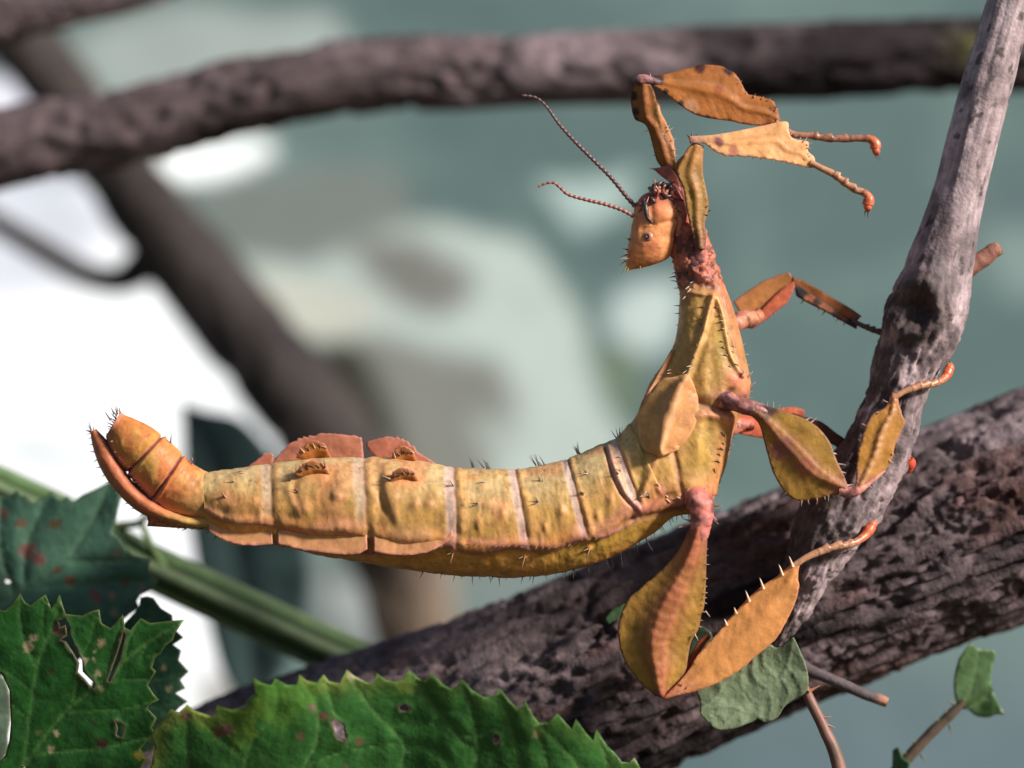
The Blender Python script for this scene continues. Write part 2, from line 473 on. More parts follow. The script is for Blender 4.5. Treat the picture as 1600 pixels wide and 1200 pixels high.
# ---------------------------------------------------------------- flat outlines: leaves and insect lobes
def sheet(outline, spacing, holes=(), seed=1):
    """triangulate an outline (px) with interior points -> pts (N,2), faces"""
    ol = np.asarray(outline, float)
    lo = ol.min(0); hi = ol.max(0)
    X, Y = np.meshgrid(np.arange(lo[0], hi[0], spacing), np.arange(lo[1], hi[1], spacing * .87))
    X[1::2] += spacing / 2
    g = np.column_stack([X.ravel(), Y.ravel()])
    r_ = np.random.default_rng(seed); g += r_.uniform(-.18, .18, g.shape) * spacing
    g = g[inside(g, ol)]
    dd, _, _ = poly_dist(g, ol, True); g = g[dd > spacing * .55]
    loops = [ol]
    for h in holes:
        h = np.asarray(h, float)
        dh, _, _ = poly_dist(g, h, True); g = g[dh > spacing * .5]
        loops.append(h)
    verts = []; edges = []
    for lp in loops:
        b0 = len(verts); verts += lp.tolist(); edges += [(b0 + k, b0 + (k + 1) % len(lp)) for k in range(len(lp))]
    verts += g.tolist()
    V, E, F, *_ = delaunay_2d_cdt([Vector(v) for v in verts], edges, [], 1, 1e-4)
    V = np.array([tuple(v) for v in V]); F = [tuple(f) for f in F]
    cen = np.array([V[list(f)].mean(0) for f in F])
    keep = inside(cen, ol)
    for h in holes:
        keep &= ~inside(cen, h)
    F = [f for f, k in zip(F, keep) if k]
    used = np.unique(np.concatenate([np.array(f) for f in F])); mp = -np.ones(len(V), int); mp[used] = np.arange(len(used))
    return V[used], [tuple(mp[i] for i in f) for f in F]


def leaf(name, outline, veins, depth, base, veinc, parent, seed, holes=(), spacing=5.0, thick=2.4, margin=None, spots=None, wave=6, relief=1.7, label=None, vein_w=3.0, pucker=26.):
    """veins: list of (polyline, width); depth(x, y) -> px"""
    v, f = sheet(outline, spacing, holes, seed)
    dv = np.full(len(v), 1e9); vw = np.zeros(len(v))
    for ln, w in veins:
        d_, _, _ = poly_dist(v, resample(ln, 6))
        vw = np.maximum(vw, np.exp(-(d_ / (vein_w * w)) ** 2)); dv = np.minimum(dv, d_ / (.5 + .5 * w))
    p3 = np.column_stack([v, np.zeros(len(v)) + seed * 13.])
    d = depth(v[:, 0], v[:, 1]) + wave * fbm(p3 / 70, 3, seed) + relief * (smoothstep(0, pucker, dv) - .5) - relief * .7 * vw
    d = d + .8 * fbm(p3 / 9, 2, seed + 5)
    c = np.tile(np.array(base, float), (len(v), 1))
    n1 = fbm(p3 / 60, 4, seed + 2); n2 = fbm(p3 / 14, 3, seed + 3)
    c *= (1 + .45 * n1 + .25 * n2)[:, None]
    fine = np.abs(fbm(p3 / 11, 2, seed + 8))          # faint net of tertiary veins
    c = mixc(c, np.array(veinc) * .8, np.exp(-(fine / .035) ** 2) * .35)
    c = mixc(c, veinc, vw * .85)
    de, _, _ = poly_dist(v, outline, True)
    if margin is not None:
        mc, mw, mf = margin
        c = mixc(c, mc, np.exp(-(de / mw) ** 2) * mf(v[:, 0], v[:, 1]))
    if spots is not None:
        for (sx, sy, sr, sc) in spots:
            rr = np.hypot(v[:, 0] - sx, v[:, 1] - sy) / sr + .7 * n2
            c = mixc(c, sc, 1 - smoothstep(.6, 1.05, rr))
    for h in holes:
        dh, _, _ = poly_dist(v, np.array(h), True)
        c = mixc(c, (.16, .10, .065), np.exp(-(dh / 2.6) ** 2) * .8)
        d = d + 3 * np.exp(-(dh / 5) ** 2)
    return mobj(name, Pn(v[:, 0], v[:, 1], d), f, M_LEAF, parent, cols=np.clip(c, .004, 1), solid=thick * S, label=label)


def z(pts, ox, oy, k):
    return [(ox + x / k, oy + y / k) for x, y in pts]


bram = empty('bramble_plant', P(120, 3100, -300), 'green bramble with toothed, insect-bitten leaves and an arching striped cane', 'bramble')
zb = lambda pts: z(pts, 0, 730, 2.553)
# --- leaf at the left edge, in focus, torn
oB = zb([(-60, 560), (20, 572), (52, 545), (80, 503), (100, 540), (122, 552), (150, 528), (182, 508), (198, 548), (206, 566), (222, 535), (238, 508), (248, 545), (262, 585), (300, 590), (330, 592), (355, 578), (396, 568), (400, 600), (405, 622), (440, 642), (462, 620), (490, 588), (498, 640), (520, 650), (560, 602), (600, 622), (660, 615), (735, 608), (700, 660), (690, 690), (660, 712), (640, 745), (618, 760), (606, 800), (622, 815), (600, 850), (590, 870), (612, 905), (634, 928), (600, 945), (588, 962), (610, 985), (625, 1002), (605, 1040), (624, 1068), (590, 1090), (560, 1122), (585, 1168), (560, 1200), (520, 1290), (420, 1400), (300, 1480), (180, 1500), (60, 1440), (-10, 1330), (-40, 1230), (0, 1172), (22, 1148), (38, 1090), (44, 1020), (40, 940), (38, 890), (10, 830), (-20, 800), (-90, 760), (-110, 640)])
vB = [(zb([(60, 1330), (95, 1195), (150, 800), (212, 640), (238, 515)]), 1.1), (zb([(60, 1330), (100, 1195), (240, 1000), (345, 905), (430, 840), (560, 720), (735, 610)]), 1.1),
      (zb([(80, 1210), (130, 1150), (400, 1120), (610, 1075)]), .8), (zb([(270, 975), (400, 972), (500, 965), (630, 928)]), .6), (zb([(425, 845), (460, 700), (490, 600)]), .7),
      (zb([(290, 940), (330, 760), (360, 690), (392, 575)]), .7), (zb([(150, 800), (100, 700), (80, 590), (80, 510)]), .7), (zb([(430, 855), (520, 848), (600, 845)]), .5),
      (zb([(500, 770), (510, 700), (560, 610)]), .5), (zb([(120, 1010), (60, 960), (38, 930)]), .4), (zb([(135, 900), (60, 840), (-40, 780)]), .5), (zb([(185, 730), (170, 640), (180, 515)]), .5),
      (zb([(600, 690), (560, 760), (640, 740)]), .4)]
hB = [zb([(232, 612), (262, 603), (276, 640), (280, 680), (305, 725), (328, 772), (330, 815), (352, 838), (378, 862), (376, 884), (356, 868), (338, 846), (310, 818), (316, 782), (288, 735), (262, 695), (240, 690), (268, 672), (262, 628), (240, 640)]),
      zb([(494, 655), (500, 668), (480, 760), (440, 858), (428, 852), (462, 760), (484, 690)]), zb([(460, 1010), (478, 1026), (494, 1030), (488, 1076), (464, 1070), (470, 1040)])]
brown = (.20, .11, .07); tan_ = (.36, .30, .17)
leaf('leaf', oB, vB, lambda x, y: 40 + (x - 120) * .10 - (y - 1050) * .12, (.018, .095, .016), (.075, .19, .045), bram, 31, hB, 4.2,
     spots=[(45, 1010, 9, tan_), (53, 996, 6, tan_), (160, 1004, 8, tan_), (134, 1032, 7, tan_), (152, 1053, 7, tan_), (146, 1030, 4, tan_), (158, 1075, 5, tan_), (148, 1018, 4, tan_), (78, 1170, 7, tan_), (88, 1146, 6, tan_),
            (158, 1160, 10, (.05, .03, .02)), (145, 1130, 4, (.05, .03, .02)), (80, 1050, 6, (.05, .04, .02)), (216, 1180, 10, (.3, .25, .04)), (60, 1145, 8, (.12, .13, .04)), (92, 985, 10, brown)],
     margin=((.11, .13, .03), 2.2, lambda x, y: .7), label='dark green toothed leaf with a long torn slit and pale spots')
# --- blurred leaf behind it
oC = zb([(-160, 150), (-60, 110), (0, 112), (30, 118), (65, 93), (85, 112), (105, 114), (130, 142), (165, 122), (205, 94), (222, 118), (240, 135), (270, 113), (288, 140), (330, 110), (385, 85), (440, 58), (468, 75), (486, 110), (470, 170), (460, 222), (448, 262), (480, 290), (500, 320), (530, 350), (600, 370), (592, 410), (636, 450), (604, 488), (560, 510), (545, 535), (558, 562), (520, 585), (490, 610), (420, 680), (300, 780), (150, 840), (-20, 830), (-150, 700), (-220, 420)])
vC = [(zb([(-180, 700), (60, 520), (250, 380), (350, 250), (440, 62)]), 1.2), (zb([(120, 480), (330, 470), (636, 450)]), .9), (zb([(100, 500), (110, 300), (205, 96)]), .9), (zb([(60, 520), (0, 300), (10, 118)]), .8), (zb([(250, 380), (420, 380), (600, 372)]), .6)]
leaf('leaf', oC, vC, lambda x, y: -190 + (x - 120) * .1 + (y - 860) * .10, (.075, .17, .11), (.10, .19, .11), bram, 32, [zb([(20, 448), (42, 452), (40, 464), (22, 462)])], 6,
     spots=[(42, 862, 14, (.22, .085, .07)), (62, 872, 14, (.22, .085, .07)), (50, 855, 10, (.2, .085, .06)), (32, 820, 10, (.14, .08, .05)), (85, 818, 9, (.11, .07, .03)), (148, 930, 14, (.24, .08, .07)), (110, 905, 10, (.2, .09, .05)), (90, 890, 8, (.16, .09, .05)), (6, 805, 10, (.2, .11, .08)), (183, 866, 7, (.2, .1, .08)), (196, 910, 9, (.14, .1, .06)), (175, 931, 7, (.3, .2, .12)), (222, 924, 10, (.25, .2, .14)), (180, 957, 8, (.28, .22, .15))],
     margin=((.10, .10, .05), 3, lambda x, y: .5), relief=5, label='blurred bluish green leaf with red brown spots')
# --- leaf between them, at the right
oD = zb([(555, 560), (560, 520), (585, 515), (612, 522), (640, 562), (686, 590), (690, 625), (702, 652), (732, 680), (690, 708), (722, 732), (712, 770), (752, 815), (718, 848), (738, 882), (700, 902), (748, 935), (715, 958), (690, 985), (660, 1060), (600, 1130), (480, 1160), (380, 1100), (340, 950), (400, 760), (480, 640)])
vD = [(zb([(380, 1100), (500, 860), (580, 690), (612, 524)]), 1.1), (zb([(500, 860), (620, 850), (750, 815)]), .8), (zb([(540, 770), (640, 720), (732, 680)]), .7), (zb([(450, 960), (600, 960), (745, 935)]), .7)]
leaf('leaf', oD, vD, lambda x, y: -110 + (x - 240) * .25, (.035, .105, .055), (.07, .14, .07), bram, 33, [], 5,
     spots=[(255, 1044, 6, tan_), (265, 1077, 6, tan_), (236, 1128, 9, brown), (260, 985, 5, brown)], margin=((.10, .11, .05), 2.5, lambda x, y: .6))
# --- pale scrap at the left edge
oE = [(-90, 1040), (-20, 1042), (8, 1060), (16, 1085), (17, 1120), (12, 1150), (14, 1172), (2, 1190), (-30, 1200), (-100, 1180)]
leaf('leaf', oE, [([(-100, 1110), (-20, 1115), (15, 1118)], 1)], lambda x, y: -120 + 0 * x, (.13, .19, .13), (.2, .25, .16), bram, 34, [], 5, margin=((.22, .18, .1), 3, lambda x, y: .6))
# --- big leaf along the bottom edge
za = lambda pts: z(pts, 230, 1020, 2.051)
oA = za([(-10, 420), (15, 350), (24, 300), (10, 270), (32, 232), (60, 205), (75, 180), (102, 193), (128, 166), (150, 186), (185, 198), (215, 206), (224, 168), (268, 184), (315, 174), (322, 150), (346, 132), (340, 80), (362, 96), (398, 104), (410, 82), (448, 104), (480, 102), (488, 70), (510, 90), (545, 96), (566, 70), (582, 92), (618, 98), (640, 54), (664, 76), (700, 94), (722, 100), (736, 66), (765, 88), (795, 94), (822, 80), (840, 55), (865, 80), (890, 92), (912, 66), (945, 100), (972, 116), (990, 110), (1008, 84), (1040, 120), (1078, 142), (1108, 140), (1130, 114), (1158, 152), (1182, 176), (1196, 178), (1212, 154), (1235, 200), (1256, 226), (1288, 222), (1315, 194), (1342, 226), (1362, 246), (1374, 212), (1405, 256), (1430, 282), (1440, 246), (1475, 300), (1500, 322), (1522, 350), (1545, 352), (1562, 336), (1580, 368), (1600, 440), (1580, 580), (1470, 760), (1200, 930), (850, 1010), (480, 960), (200, 800), (40, 600)])
vA = [(za([(120, 880), (500, 640), (900, 520), (1300, 460), (1600, 440)]), 1.4), (za([(880, 520), (1050, 352), (1000, 270), (930, 188), (880, 110), (842, 60)]), .9), (za([(1180, 480), (1195, 360), (1165, 250), (1132, 118)]), .9), (za([(1420, 450), (1372, 352), (1300, 275), (1256, 228)]), .8),
      (za([(700, 570), (822, 330), (780, 240), (708, 168), (642, 60)]), .9), (za([(420, 690), (505, 365), (540, 292), (545, 180), (490, 76)]), .8), (za([(240, 800), (320, 330), (410, 200), (412, 88)]), .7), (za([(150, 850), (130, 330), (130, 180)]), .7), (za([(1040, 500), (1060, 330), (1040, 200), (1010, 90)]), .6), (za([(1300, 460), (1275, 330), (1260, 280), (1215, 160)]), .6), (za([(1500, 445), (1480, 380), (1440, 255)]), .6),
      (za([(930, 190), (1010, 190)]), .3), (za([(780, 240), (860, 220), (960, 235)]), .35), (za([(505, 365), (620, 320), (800, 290)]), .4), (za([(1150, 220), (1080, 260), (1000, 270)]), .35), (za([(300, 330), (220, 260), (150, 190)]), .5), (za([(640, 300), (600, 200), (568, 80)]), .5), (za([(950, 330), (870, 300), (822, 330)]), .35)]
hA = [za([(806, 172), (826, 166), (844, 176), (836, 186), (812, 186)]), za([(1112, 262), (1126, 266), (1128, 290), (1116, 294), (1108, 278)]), za([(588, 225), (600, 212), (628, 232), (634, 262), (640, 284), (612, 276), (602, 262), (598, 240)])]
yel = (.26, .34, .05)
leaf('leaf', oA, vA, lambda x, y: 150 - (y - 1060) * .42 + 14 * np.sin((x - 300) / 70.), (.045, .165, .035), (.13, .30, .08), bram, 35, hA, 4.6,
     margin=((.28, .34, .07), 16, lambda x, y: .75 * (1 - smoothstep(420, 700, x)) + .18),
     spots=[(440, 1085, 60, (.10, .25, .04)), (370, 1115, 50, (.14, .26, .04)), (632, 1068, 18, (.2, .3, .06)), (549, 1056, 9, (.5, .45, .25)), (505, 1118, 9, brown), (487, 1106, 7, (.25, .17, .12)), (560, 1158, 8, brown), (350, 1140, 14, brown), (540, 1200, 5, brown), (838, 1146, 7, (.3, .3, .12)), (545, 1052, 5, (.6, .4, .3)), (932, 1145, 4, (.55, .4, .25)), (781, 1081, 4, (.5, .45, .25)), (992, 1188, 5, (.5, .35, .2)), (470, 1150, 7, brown), (290, 1118, 9, brown)],
     relief=2.2, wave=9, label='broad fresh green toothed leaf with bitten holes below the abdomen')
# --- cane and petioles
stripe = lambda i: mixc(mixc((.10, .20, .06), (.17, .23, .12), smoothstep(-.2, .6, np.cos(i['A'] * 5 + .6))), (.028, .03, .014), smoothstep(.25, .75, np.cos(i['A'] * 5 + 3.4)) * .9)
branch('cane', [(-900, 500, -520), (-200, 690, -480), (60, 790, -460), (200, 868, -450), (330, 930, -450), (480, 1000, -455), (620, 1068, -470), (900, 1240, -560), (1200, 1700, -640), (1250, 3200, -700)],
       [24, 27, 30, 32, 33, 33, 33, 34, 36, 40], 220, 40, M_STEM, lambda L, A, R, q, T: .0005 * np.cos(A * 5 + .6), stripe, parent=bram)
green = lambda i: mixc((.10, .17, .05), (.17, .16, .07), smoothstep(-.2, .4, fbm(i['q'] * 200, 3, 5)))
branch('cane', [(120, 3150, -300), (110, 2300, -250), (90, 1750, -150), (60, 1480, -40), (30, 1300, 20), (37, 1196, 30)], [30, 27, 23, 14, 6, 3], 120, 20, M_STEM, None, green, parent=bram)
for pth, rr in (([(95, 1800, -160), (200, 1600, 0), (280, 1455, 20), (300, 1420, 5)], [14, 10, 7, 4]), ([(90, 1750, -150), (-60, 1400, -170), (-90, 1100, -200), (-70, 1004, -205)], [12, 9, 7, 4]), ([(100, 1900, -180), (140, 1500, -150), (148, 1200, -140), (149, 1160, -135)], [12, 9, 7, 4]), ([(90, 1750, -150), (-160, 1500, -150), (-200, 1250, -130), (-98, 1112, -120)], [12, 8, 6, 4])):
    branch('petiole', pth, rr, 50, 12, M_STEM, None, green, parent=bram)
branch('petiole', [(150, 835, -455), (185, 822, -440), (215, 818, -420), (235, 800, -400)], [9, 7, 6, 4], 30, 12, M_STEM, None, lambda i: mixc((.22, .3, .09), (.3, .3, .12), smoothstep(0, 3, i['T'])), parent=bram)
branch('petiole', [(262, 895, -425), (240, 860, -420), (222, 820, -415)], [8, 6, 5], 30, 12, M_STEM, None, lambda i: mixc((.12, .2, .06), (.2, .3, .1), smoothstep(0, 2, i['T'])), parent=bram)

# --- dark blurred leaf behind the tail
bs = empty('broad_leaved_plant', P(380, 3900, -1500), 'blurred dark teal pointed leaf standing behind the insect\'s tail', 'plant')
oT = resample([(283, 628), (318, 640), (372, 652), (412, 690), (450, 745), (478, 830), (482, 930), (452, 1030), (400, 1110), (352, 1060), (322, 960), (300, 850), (288, 740), (283, 628)], 12)[:-1]
leaf('leaf', oT, [([(400, 1110), (385, 950), (345, 770), (285, 632)], 2)], lambda x, y: -1500 + .3 * (x - 380), (.060, .105, .100), (.09, .14, .13), bs, 41, [], 12, thick=8, relief=8)
branch('petiole', [(380, 4000, -1500), (420, 2200, -1510), (430, 1400, -1505), (400, 1105, -1495)], [22, 18, 12, 6], 60, 14, M_STEM, None, green, parent=bs)

# --- shoots at the lower right
zr = lambda pts: z(pts, 1080, 960, 3.077)
sh1 = empty('bramble_shoot', P(1400, 3100, 40), 'reddish shoot bearing a pale grey green leaf under the hind foot', 'bramble', 'bramble shoots growing below the log')
oP = resample(zr([(20, 360), (38, 410), (45, 442), (40, 470), (60, 498), (90, 530), (128, 556), (180, 552), (230, 542), (262, 528), (296, 516), (320, 498), (336, 512), (352, 520), (392, 508), (422, 488), (440, 456), (462, 430), (500, 404), (532, 390), (552, 372), (562, 348), (564, 310), (560, 278), (548, 230), (530, 188), (508, 140), (490, 108), (474, 122), (458, 130), (430, 152), (408, 162), (385, 145), (360, 150), (325, 172), (290, 200), (200, 255), (100, 308)]), 6)
vP = [(zr([(130, 556), (250, 455), (370, 362), (440, 290), (470, 220), (490, 112)]), 1.2), (zr([(250, 455), (130, 440), (50, 450)]), .5), (zr([(120, 400), (180, 300), (200, 260)]), .6), (zr([(50, 455), (120, 400), (150, 340)]), .8), (zr([(300, 415), (240, 330), (250, 230)]), .6), (zr([(370, 362), (300, 290), (300, 200)]), .6), (zr([(420, 315), (350, 240), (352, 155)]), .6), (zr([(310, 410), (330, 460), (325, 500)]), .6), (zr([(370, 362), (390, 430), (370, 512)]), .6), (zr([(430, 302), (470, 370), (440, 455)]), .7), (zr([(460, 250), (520, 320), (535, 388)]), .6), (zr([(230, 470), (240, 510), (235, 540)]), .5), (zr([(170, 520), (130, 480), (60, 498)]), .5)]
leaf('leaf', oP, vP, lambda x, y: 10 + (x - 1170) * .10 - .002 * (x - 1170) * (y - 1070), (.27, .345, .20), (.36, .42, .26), sh1, 36, [], 3.2, margin=((.2, .24, .12), 3, lambda x, y: .5), relief=-2.0, wave=5, vein_w=1.8, pucker=22)
oP2 = resample([(1082, 985), (1098, 980), (1112, 990), (1112, 1008), (1100, 1022), (1094, 1034), (1082, 1028), (1076, 1040), (1074, 1010)], 4)
leaf('leaf', oP2, [([(1112, 1000), (1090, 1008), (1076, 1034)], .7)], lambda x, y: -30 + 0 * x, (.13, .21, .12), (.18, .26, .15), sh1, 37, [], 3.2, relief=1.5, wave=4, thick=2)
redst = lambda i: mixc((.24, .115, .085), (.17, .10, .07), smoothstep(-.2, .4, fbm(i['q'] * 300, 3, 55)))
branch('stem', [(1400, 3150, 40), (1370, 2200, 30), (1345, 1400, 15), (1312, 1205, 5), (1288, 1140, 0), (1266, 1095, -6), (1252, 1064, -14), (1240, 1030, 0), (1238, 1000, 18)], [22, 18, 13, 11, 9, 8.5, 7, 5, 3], 160, 16, M_STEM, None, redst, parent=sh1)
branch('petiole', [(1250, 1062, -14), (1190, 1040, -32), (1130, 1018, -38), (1108, 1002, -31)], [4, 3.4, 3, 2], 40, 10, M_STEM, None, redst, parent=sh1)
pk = Bag()


def spine(bag, p, dirv, ln, r, col, tip=None, bend=0.0, n=5):
    """curved cone; p and dirv in world, ln and r in px"""
    p = np.array(p, float); d = np.array(dirv, float); d /= np.linalg.norm(d) + 1e-12
    a = np.cross(d, [0.3, 1, .2]); a /= np.linalg.norm(a); b = np.cross(d, a)
    vs = []; cs = []; tip = col if tip is None else tip
    for k, (u, rr) in enumerate(((-.12, 1.25), (.12, .85), (.5, .5), (.8, .26))):
        c = p + d * (ln * S * u) + a * (bend * ln * S * u * u)
        for j in range(n):
            th = 2 * np.pi * j / n
            vs.append(c + (a * np.cos(th) + b * np.sin(th)) * r * .72 * S * rr); cs.append(np.array(col) + (np.array(tip) - np.array(col)) * max(u, 0))
    vs.append(p + d * ln * S + a * bend * ln * S); cs.append(tip)
    f = [(i * n + j, i * n + (j + 1) % n, (i + 1) * n + (j + 1) % n, (i + 1) * n + j) for i in range(3) for j in range(n)] + [(3 * n + j, 3 * n + (j + 1) % n, 4 * n) for j in range(n)]
    bag.add(vs, f, np.array(cs))


for (x, y, dx, dy) in ((1284, 1122, 1, -.2), (1290, 1132, 1, .3), (1268, 1078, .9, -.5), (1300, 1170, .8, .4)):
    spine(pk, P(x, y, 2), (dx, -.2, -dy), 16, 4, (.45, .16, .1), (.5, .25, .12))
pk.obj('prickles', M_STEM, sh1, kind='stuff')
sh2 = empty('bramble_shoot', P(1150, 3100, -140), 'dark prickly shoot holding a small folded green leaf up to the log', 'bramble', 'bramble shoots growing below the log')
oR = resample([(1516, 1004), (1530, 1014), (1545, 1015), (1556, 1020), (1550, 1045), (1549, 1068), (1556, 1090), (1564, 1106), (1570, 1117), (1558, 1116), (1543, 1121), (1524, 1118), (1512, 1108), (1500, 1106), (1492, 1088), (1491, 1060), (1498, 1030)], 5)
leaf('leaf', oR, [([(1502, 1106), (1520, 1070), (1528, 1014)], 1), ([(1512, 1106), (1540, 1090), (1549, 1066)], .8)], lambda x, y: -140 + 10 * np.sin((x + y) / 30) - 26 * smoothstep(-8, 8, (y - 1098) * .8 + (x - 1515) * .55), (.12, .215, .085), (.16, .26, .11), sh2, 38, [], 4, wave=4,
     spots=[(1545, 1108, 26, (.06, .12, .03)), (1568, 1117, 6, (.1, .07, .03)), (1554, 1060, 7, (.16, .14, .03))])
branch('stem', [(1150, 3150, -140), (1190, 2100, -140), (1290, 1400, -140), (1352, 1262, -140), (1402, 1203, -140), (1452, 1148, -140), (1490, 1112, -140), (1506, 1095, -138)], [17, 15, 13, 11, 9.5, 8.5, 7.5, 4], 140, 16, M_STEM, lambda L, A, R, q, T: .0001 * fbm(q * 500, 2, 6), lambda i: mixc((.11, .075, .05), (.10, .14, .045), smoothstep(-.1, .3, fbm(i['q'] * 120, 3, 56) - .25 * np.sin(i['A']))), parent=sh2)
pk = Bag()
for (x, y, dx, dy) in ((1480, 1116, -.5, -1), (1468, 1128, -.8, -.8), (1484, 1134, .2, 1), (1432, 1160, -1, -.4), (1440, 1180, .5, .9), (1416, 1178, -1, -.5), (1490, 1100, -.9, -.5)):
    spine(pk, P(x, y, -138), (dx, -.3, -dy), 14, 3.4, (.12, .14, .05), (.2, .14, .08))
pk.obj('prickles', M_STEM, sh2, kind='stuff')
oS = resample([(1395, 1172), (1404, 1168), (1411, 1184), (1422, 1192), (1416, 1206), (1404, 1222), (1394, 1205)], 4)
leaf('leaf', oS, [([(1404, 1220), (1402, 1172)], .8)], lambda x, y: -130 + (x - 1404) * .5, (.075, .17, .07), (.10, .2, .08), sh2, 39, [], 3.2, wave=2, relief=1)
br, _, _ = branch('dead_twig', [(1240, 1030, -95), (1262, 1046, -82), (1300, 1062, -72), (1345, 1082, -66), (1372, 1092, -64), (1386, 1098, -63)], [11, 10, 9, 8.5, 9, 8], 60, 18, M_TWIG, lambda L, A, R, q, T: .0001 * fbm(q * 700, 3, 4), lambda i: mixc((.13, .10, .105), (.40, .19, .12), smoothstep(3.6, 4.3, i['T'])),
                   label='short thin grey twig with a broken orange end below the log', cat='twig')
oG = resample([(945, 968), (955, 955), (970, 946), (978, 944), (972, 956), (962, 968), (950, 976)], 4)
leaf('leaf_scrap', oG, [([(948, 970), (976, 946)], .6)], lambda x, y: -72 + 0 * x, (.06, .12, .05), (.09, .16, .07), None, 40, [], 3, wave=2, relief=1)
bpy.data.objects['leaf_scrap']['label'] = 'tiny green leaf scrap stuck to the log bark beside the hind femur'
bpy.data.objects['leaf_scrap']['category'] = 'leaf'

# ================================================================ the insect
ins = empty('stick_insect', P(1100, 800, 0), 'yellow and orange spiny stick insect with leaf-shaped legs, tail curled up, gripping the twig', 'stick insect')

# ---- trunk of the body: dorsal edge, ventral edge, half depth
ST = [((316, 740), (322, 826), 40), ((368, 733), (362, 850), 50), ((424, 724), (430, 853), 58), ((500, 717), (500, 868), 66), ((571, 715), (578, 881), 72), ((640, 720), (645, 892), 76), ((712, 732), (716, 899), 78),
      ((760, 735), (776, 902), 78), ((806, 734), (836, 900), 77), ((850, 729), (882, 894), 76), ((888, 718), (930, 881), 74), ((930, 700), (977, 860), 72), ((962, 684), (1018, 834), 70), ((984, 662), (1052, 808), 68),
      ((998, 640), (1086, 802), 66), ((1006, 618), (1112, 785), 62), ((1014, 600), (1128, 745), 58), ((1024, 584), (1140, 702), 56), ((1034, 570), (1150, 664), 55), ((1044, 555), (1168, 628), 55), ((1054, 535), (1172, 596), 52),
      ((1059, 508), (1163, 545), 46), ((1062, 480), (1149, 490), 40), ((1062, 452), (1132, 446), 34), ((1056, 426), (1118, 410), 30), ((1050, 402), (1110, 382), 28), ((1044, 380), (1100, 358), 24)]
tab = np.array([(a[0], a[1], b[0], b[1], w) for a, b, w in ST], float)
NL, NA = 760, 150
ts = np.linspace(0, len(ST) - 1, NL)
c5 = crom(ts, tab)
th = np.linspace(0, 2 * np.pi, NA, endpoint=False)      # 0 = dorsal, pi/2 = camera side, pi = ventral
TH, TT = np.meshgrid(th, ts)
a_ = np.cos(TH); dpt = np.sin(TH)
ctr = (c5[:, 0:2] + c5[:, 2:4]) / 2; hv = (c5[:, 0:2] - c5[:, 2:4]) / 2
abd = 1 - smoothstep(12.5, 14.5, TT)
# pleural ledge: the tergite overhangs the narrower belly
led = -0.50 + .16 * smoothstep(2, 0, TT) - .05 * np.sin(np.clip(TT, 0, 12) * np.pi)
prof = 1 + abd * (0.06 * np.exp(-((a_ - led - .08) / .12) ** 2) - .08 * smoothstep(led, led - .07, a_))
XY = ctr[:, None] + hv[:, None] * a_[..., None]
DP = c5[:, 4][:, None] * np.sign(dpt) * np.abs(dpt) ** .85 * prof
# relief along the body (in px, along the outward normal of the section)
seg = np.array([0, 2, 4, 6, 8, 10, 12], float)
rel = np.zeros_like(TT); bandL = np.zeros_like(TT); ridR = np.zeros_like(TT); groove = np.zeros_like(TT)
tl = TT + .05 * fbm(np.stack([np.cos(TH) * 1.6, np.sin(TH) * 1.6, TT * .8], -1), 3, 44)
for b0 in seg[1:]:
    x_ = tl - b0
    groove += np.exp(-((x_ + .01) / .035) ** 2)
    ridR += np.exp(-((x_ - .12) / .085) ** 2)
    bandL += smoothstep(-.30, -.22, x_) * smoothstep(.0, -.02, x_)
up = smoothstep(led - .02, led + .06, a_)
inab = abd
rel += up * (-.7 * groove + 1.0 * ridR - .5 * bandL)
f_ = (TT % 2) / 2
rel += inab * up * 2.2 * np.sin(np.pi * np.clip(f_, 0, 1)) * (TT < 13)
# bulges and ridges placed by their look from the side
bx = XY[..., 0]; by = XY[..., 1]
flat = np.column_stack([bx.ravel(), by.ravel()])
p3 = np.column_stack([flat, DP.ravel() * 1.0])
rel_f = rel.ravel().copy()
olive = np.array((.42, .285, .07)); yell = np.array((.47, .315, .075)); pale = np.array((.52, .46, .20)); oran = np.array((.54, .235, .06)); pink = np.array((.50, .235, .13)); purp = np.array((.22, .105, .095)); redd = np.array((.36, .12, .075)); dkb = np.array((.07, .04, .03)); orng2 = np.array((.62, .34, .065))
Tf = TT.ravel(); af = a_.ravel(); nf1 = fbm(p3 / 38, 4, 61); nf2 = fbm(p3 / 12, 3, 62)
col = np.tile(yell, (len(flat), 1))
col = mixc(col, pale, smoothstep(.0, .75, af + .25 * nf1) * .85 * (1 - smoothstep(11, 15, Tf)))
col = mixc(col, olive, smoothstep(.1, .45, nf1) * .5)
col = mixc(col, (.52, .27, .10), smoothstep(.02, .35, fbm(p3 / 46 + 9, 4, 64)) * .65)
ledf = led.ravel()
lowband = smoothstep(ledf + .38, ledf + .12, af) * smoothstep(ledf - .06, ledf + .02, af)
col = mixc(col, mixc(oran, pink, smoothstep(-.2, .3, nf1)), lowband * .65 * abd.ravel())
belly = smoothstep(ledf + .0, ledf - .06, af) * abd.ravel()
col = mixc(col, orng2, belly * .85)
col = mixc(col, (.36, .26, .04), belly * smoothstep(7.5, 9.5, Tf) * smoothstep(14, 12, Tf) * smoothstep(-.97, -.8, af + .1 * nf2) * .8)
col = mixc(col, olive, smoothstep(13, 15, Tf) * .8)
col = mixc(col, (.33, .16, .06), smoothstep(20, 23, Tf) * smoothstep(-.1, -.6, af) * .9)
col = mixc(col, redd, smoothstep(22.6, 23.6, Tf) * .85)
col = mixc(col, (.40, .17, .07), smoothstep(-.55, -.9, af) * smoothstep(15, 17, Tf) * .5)
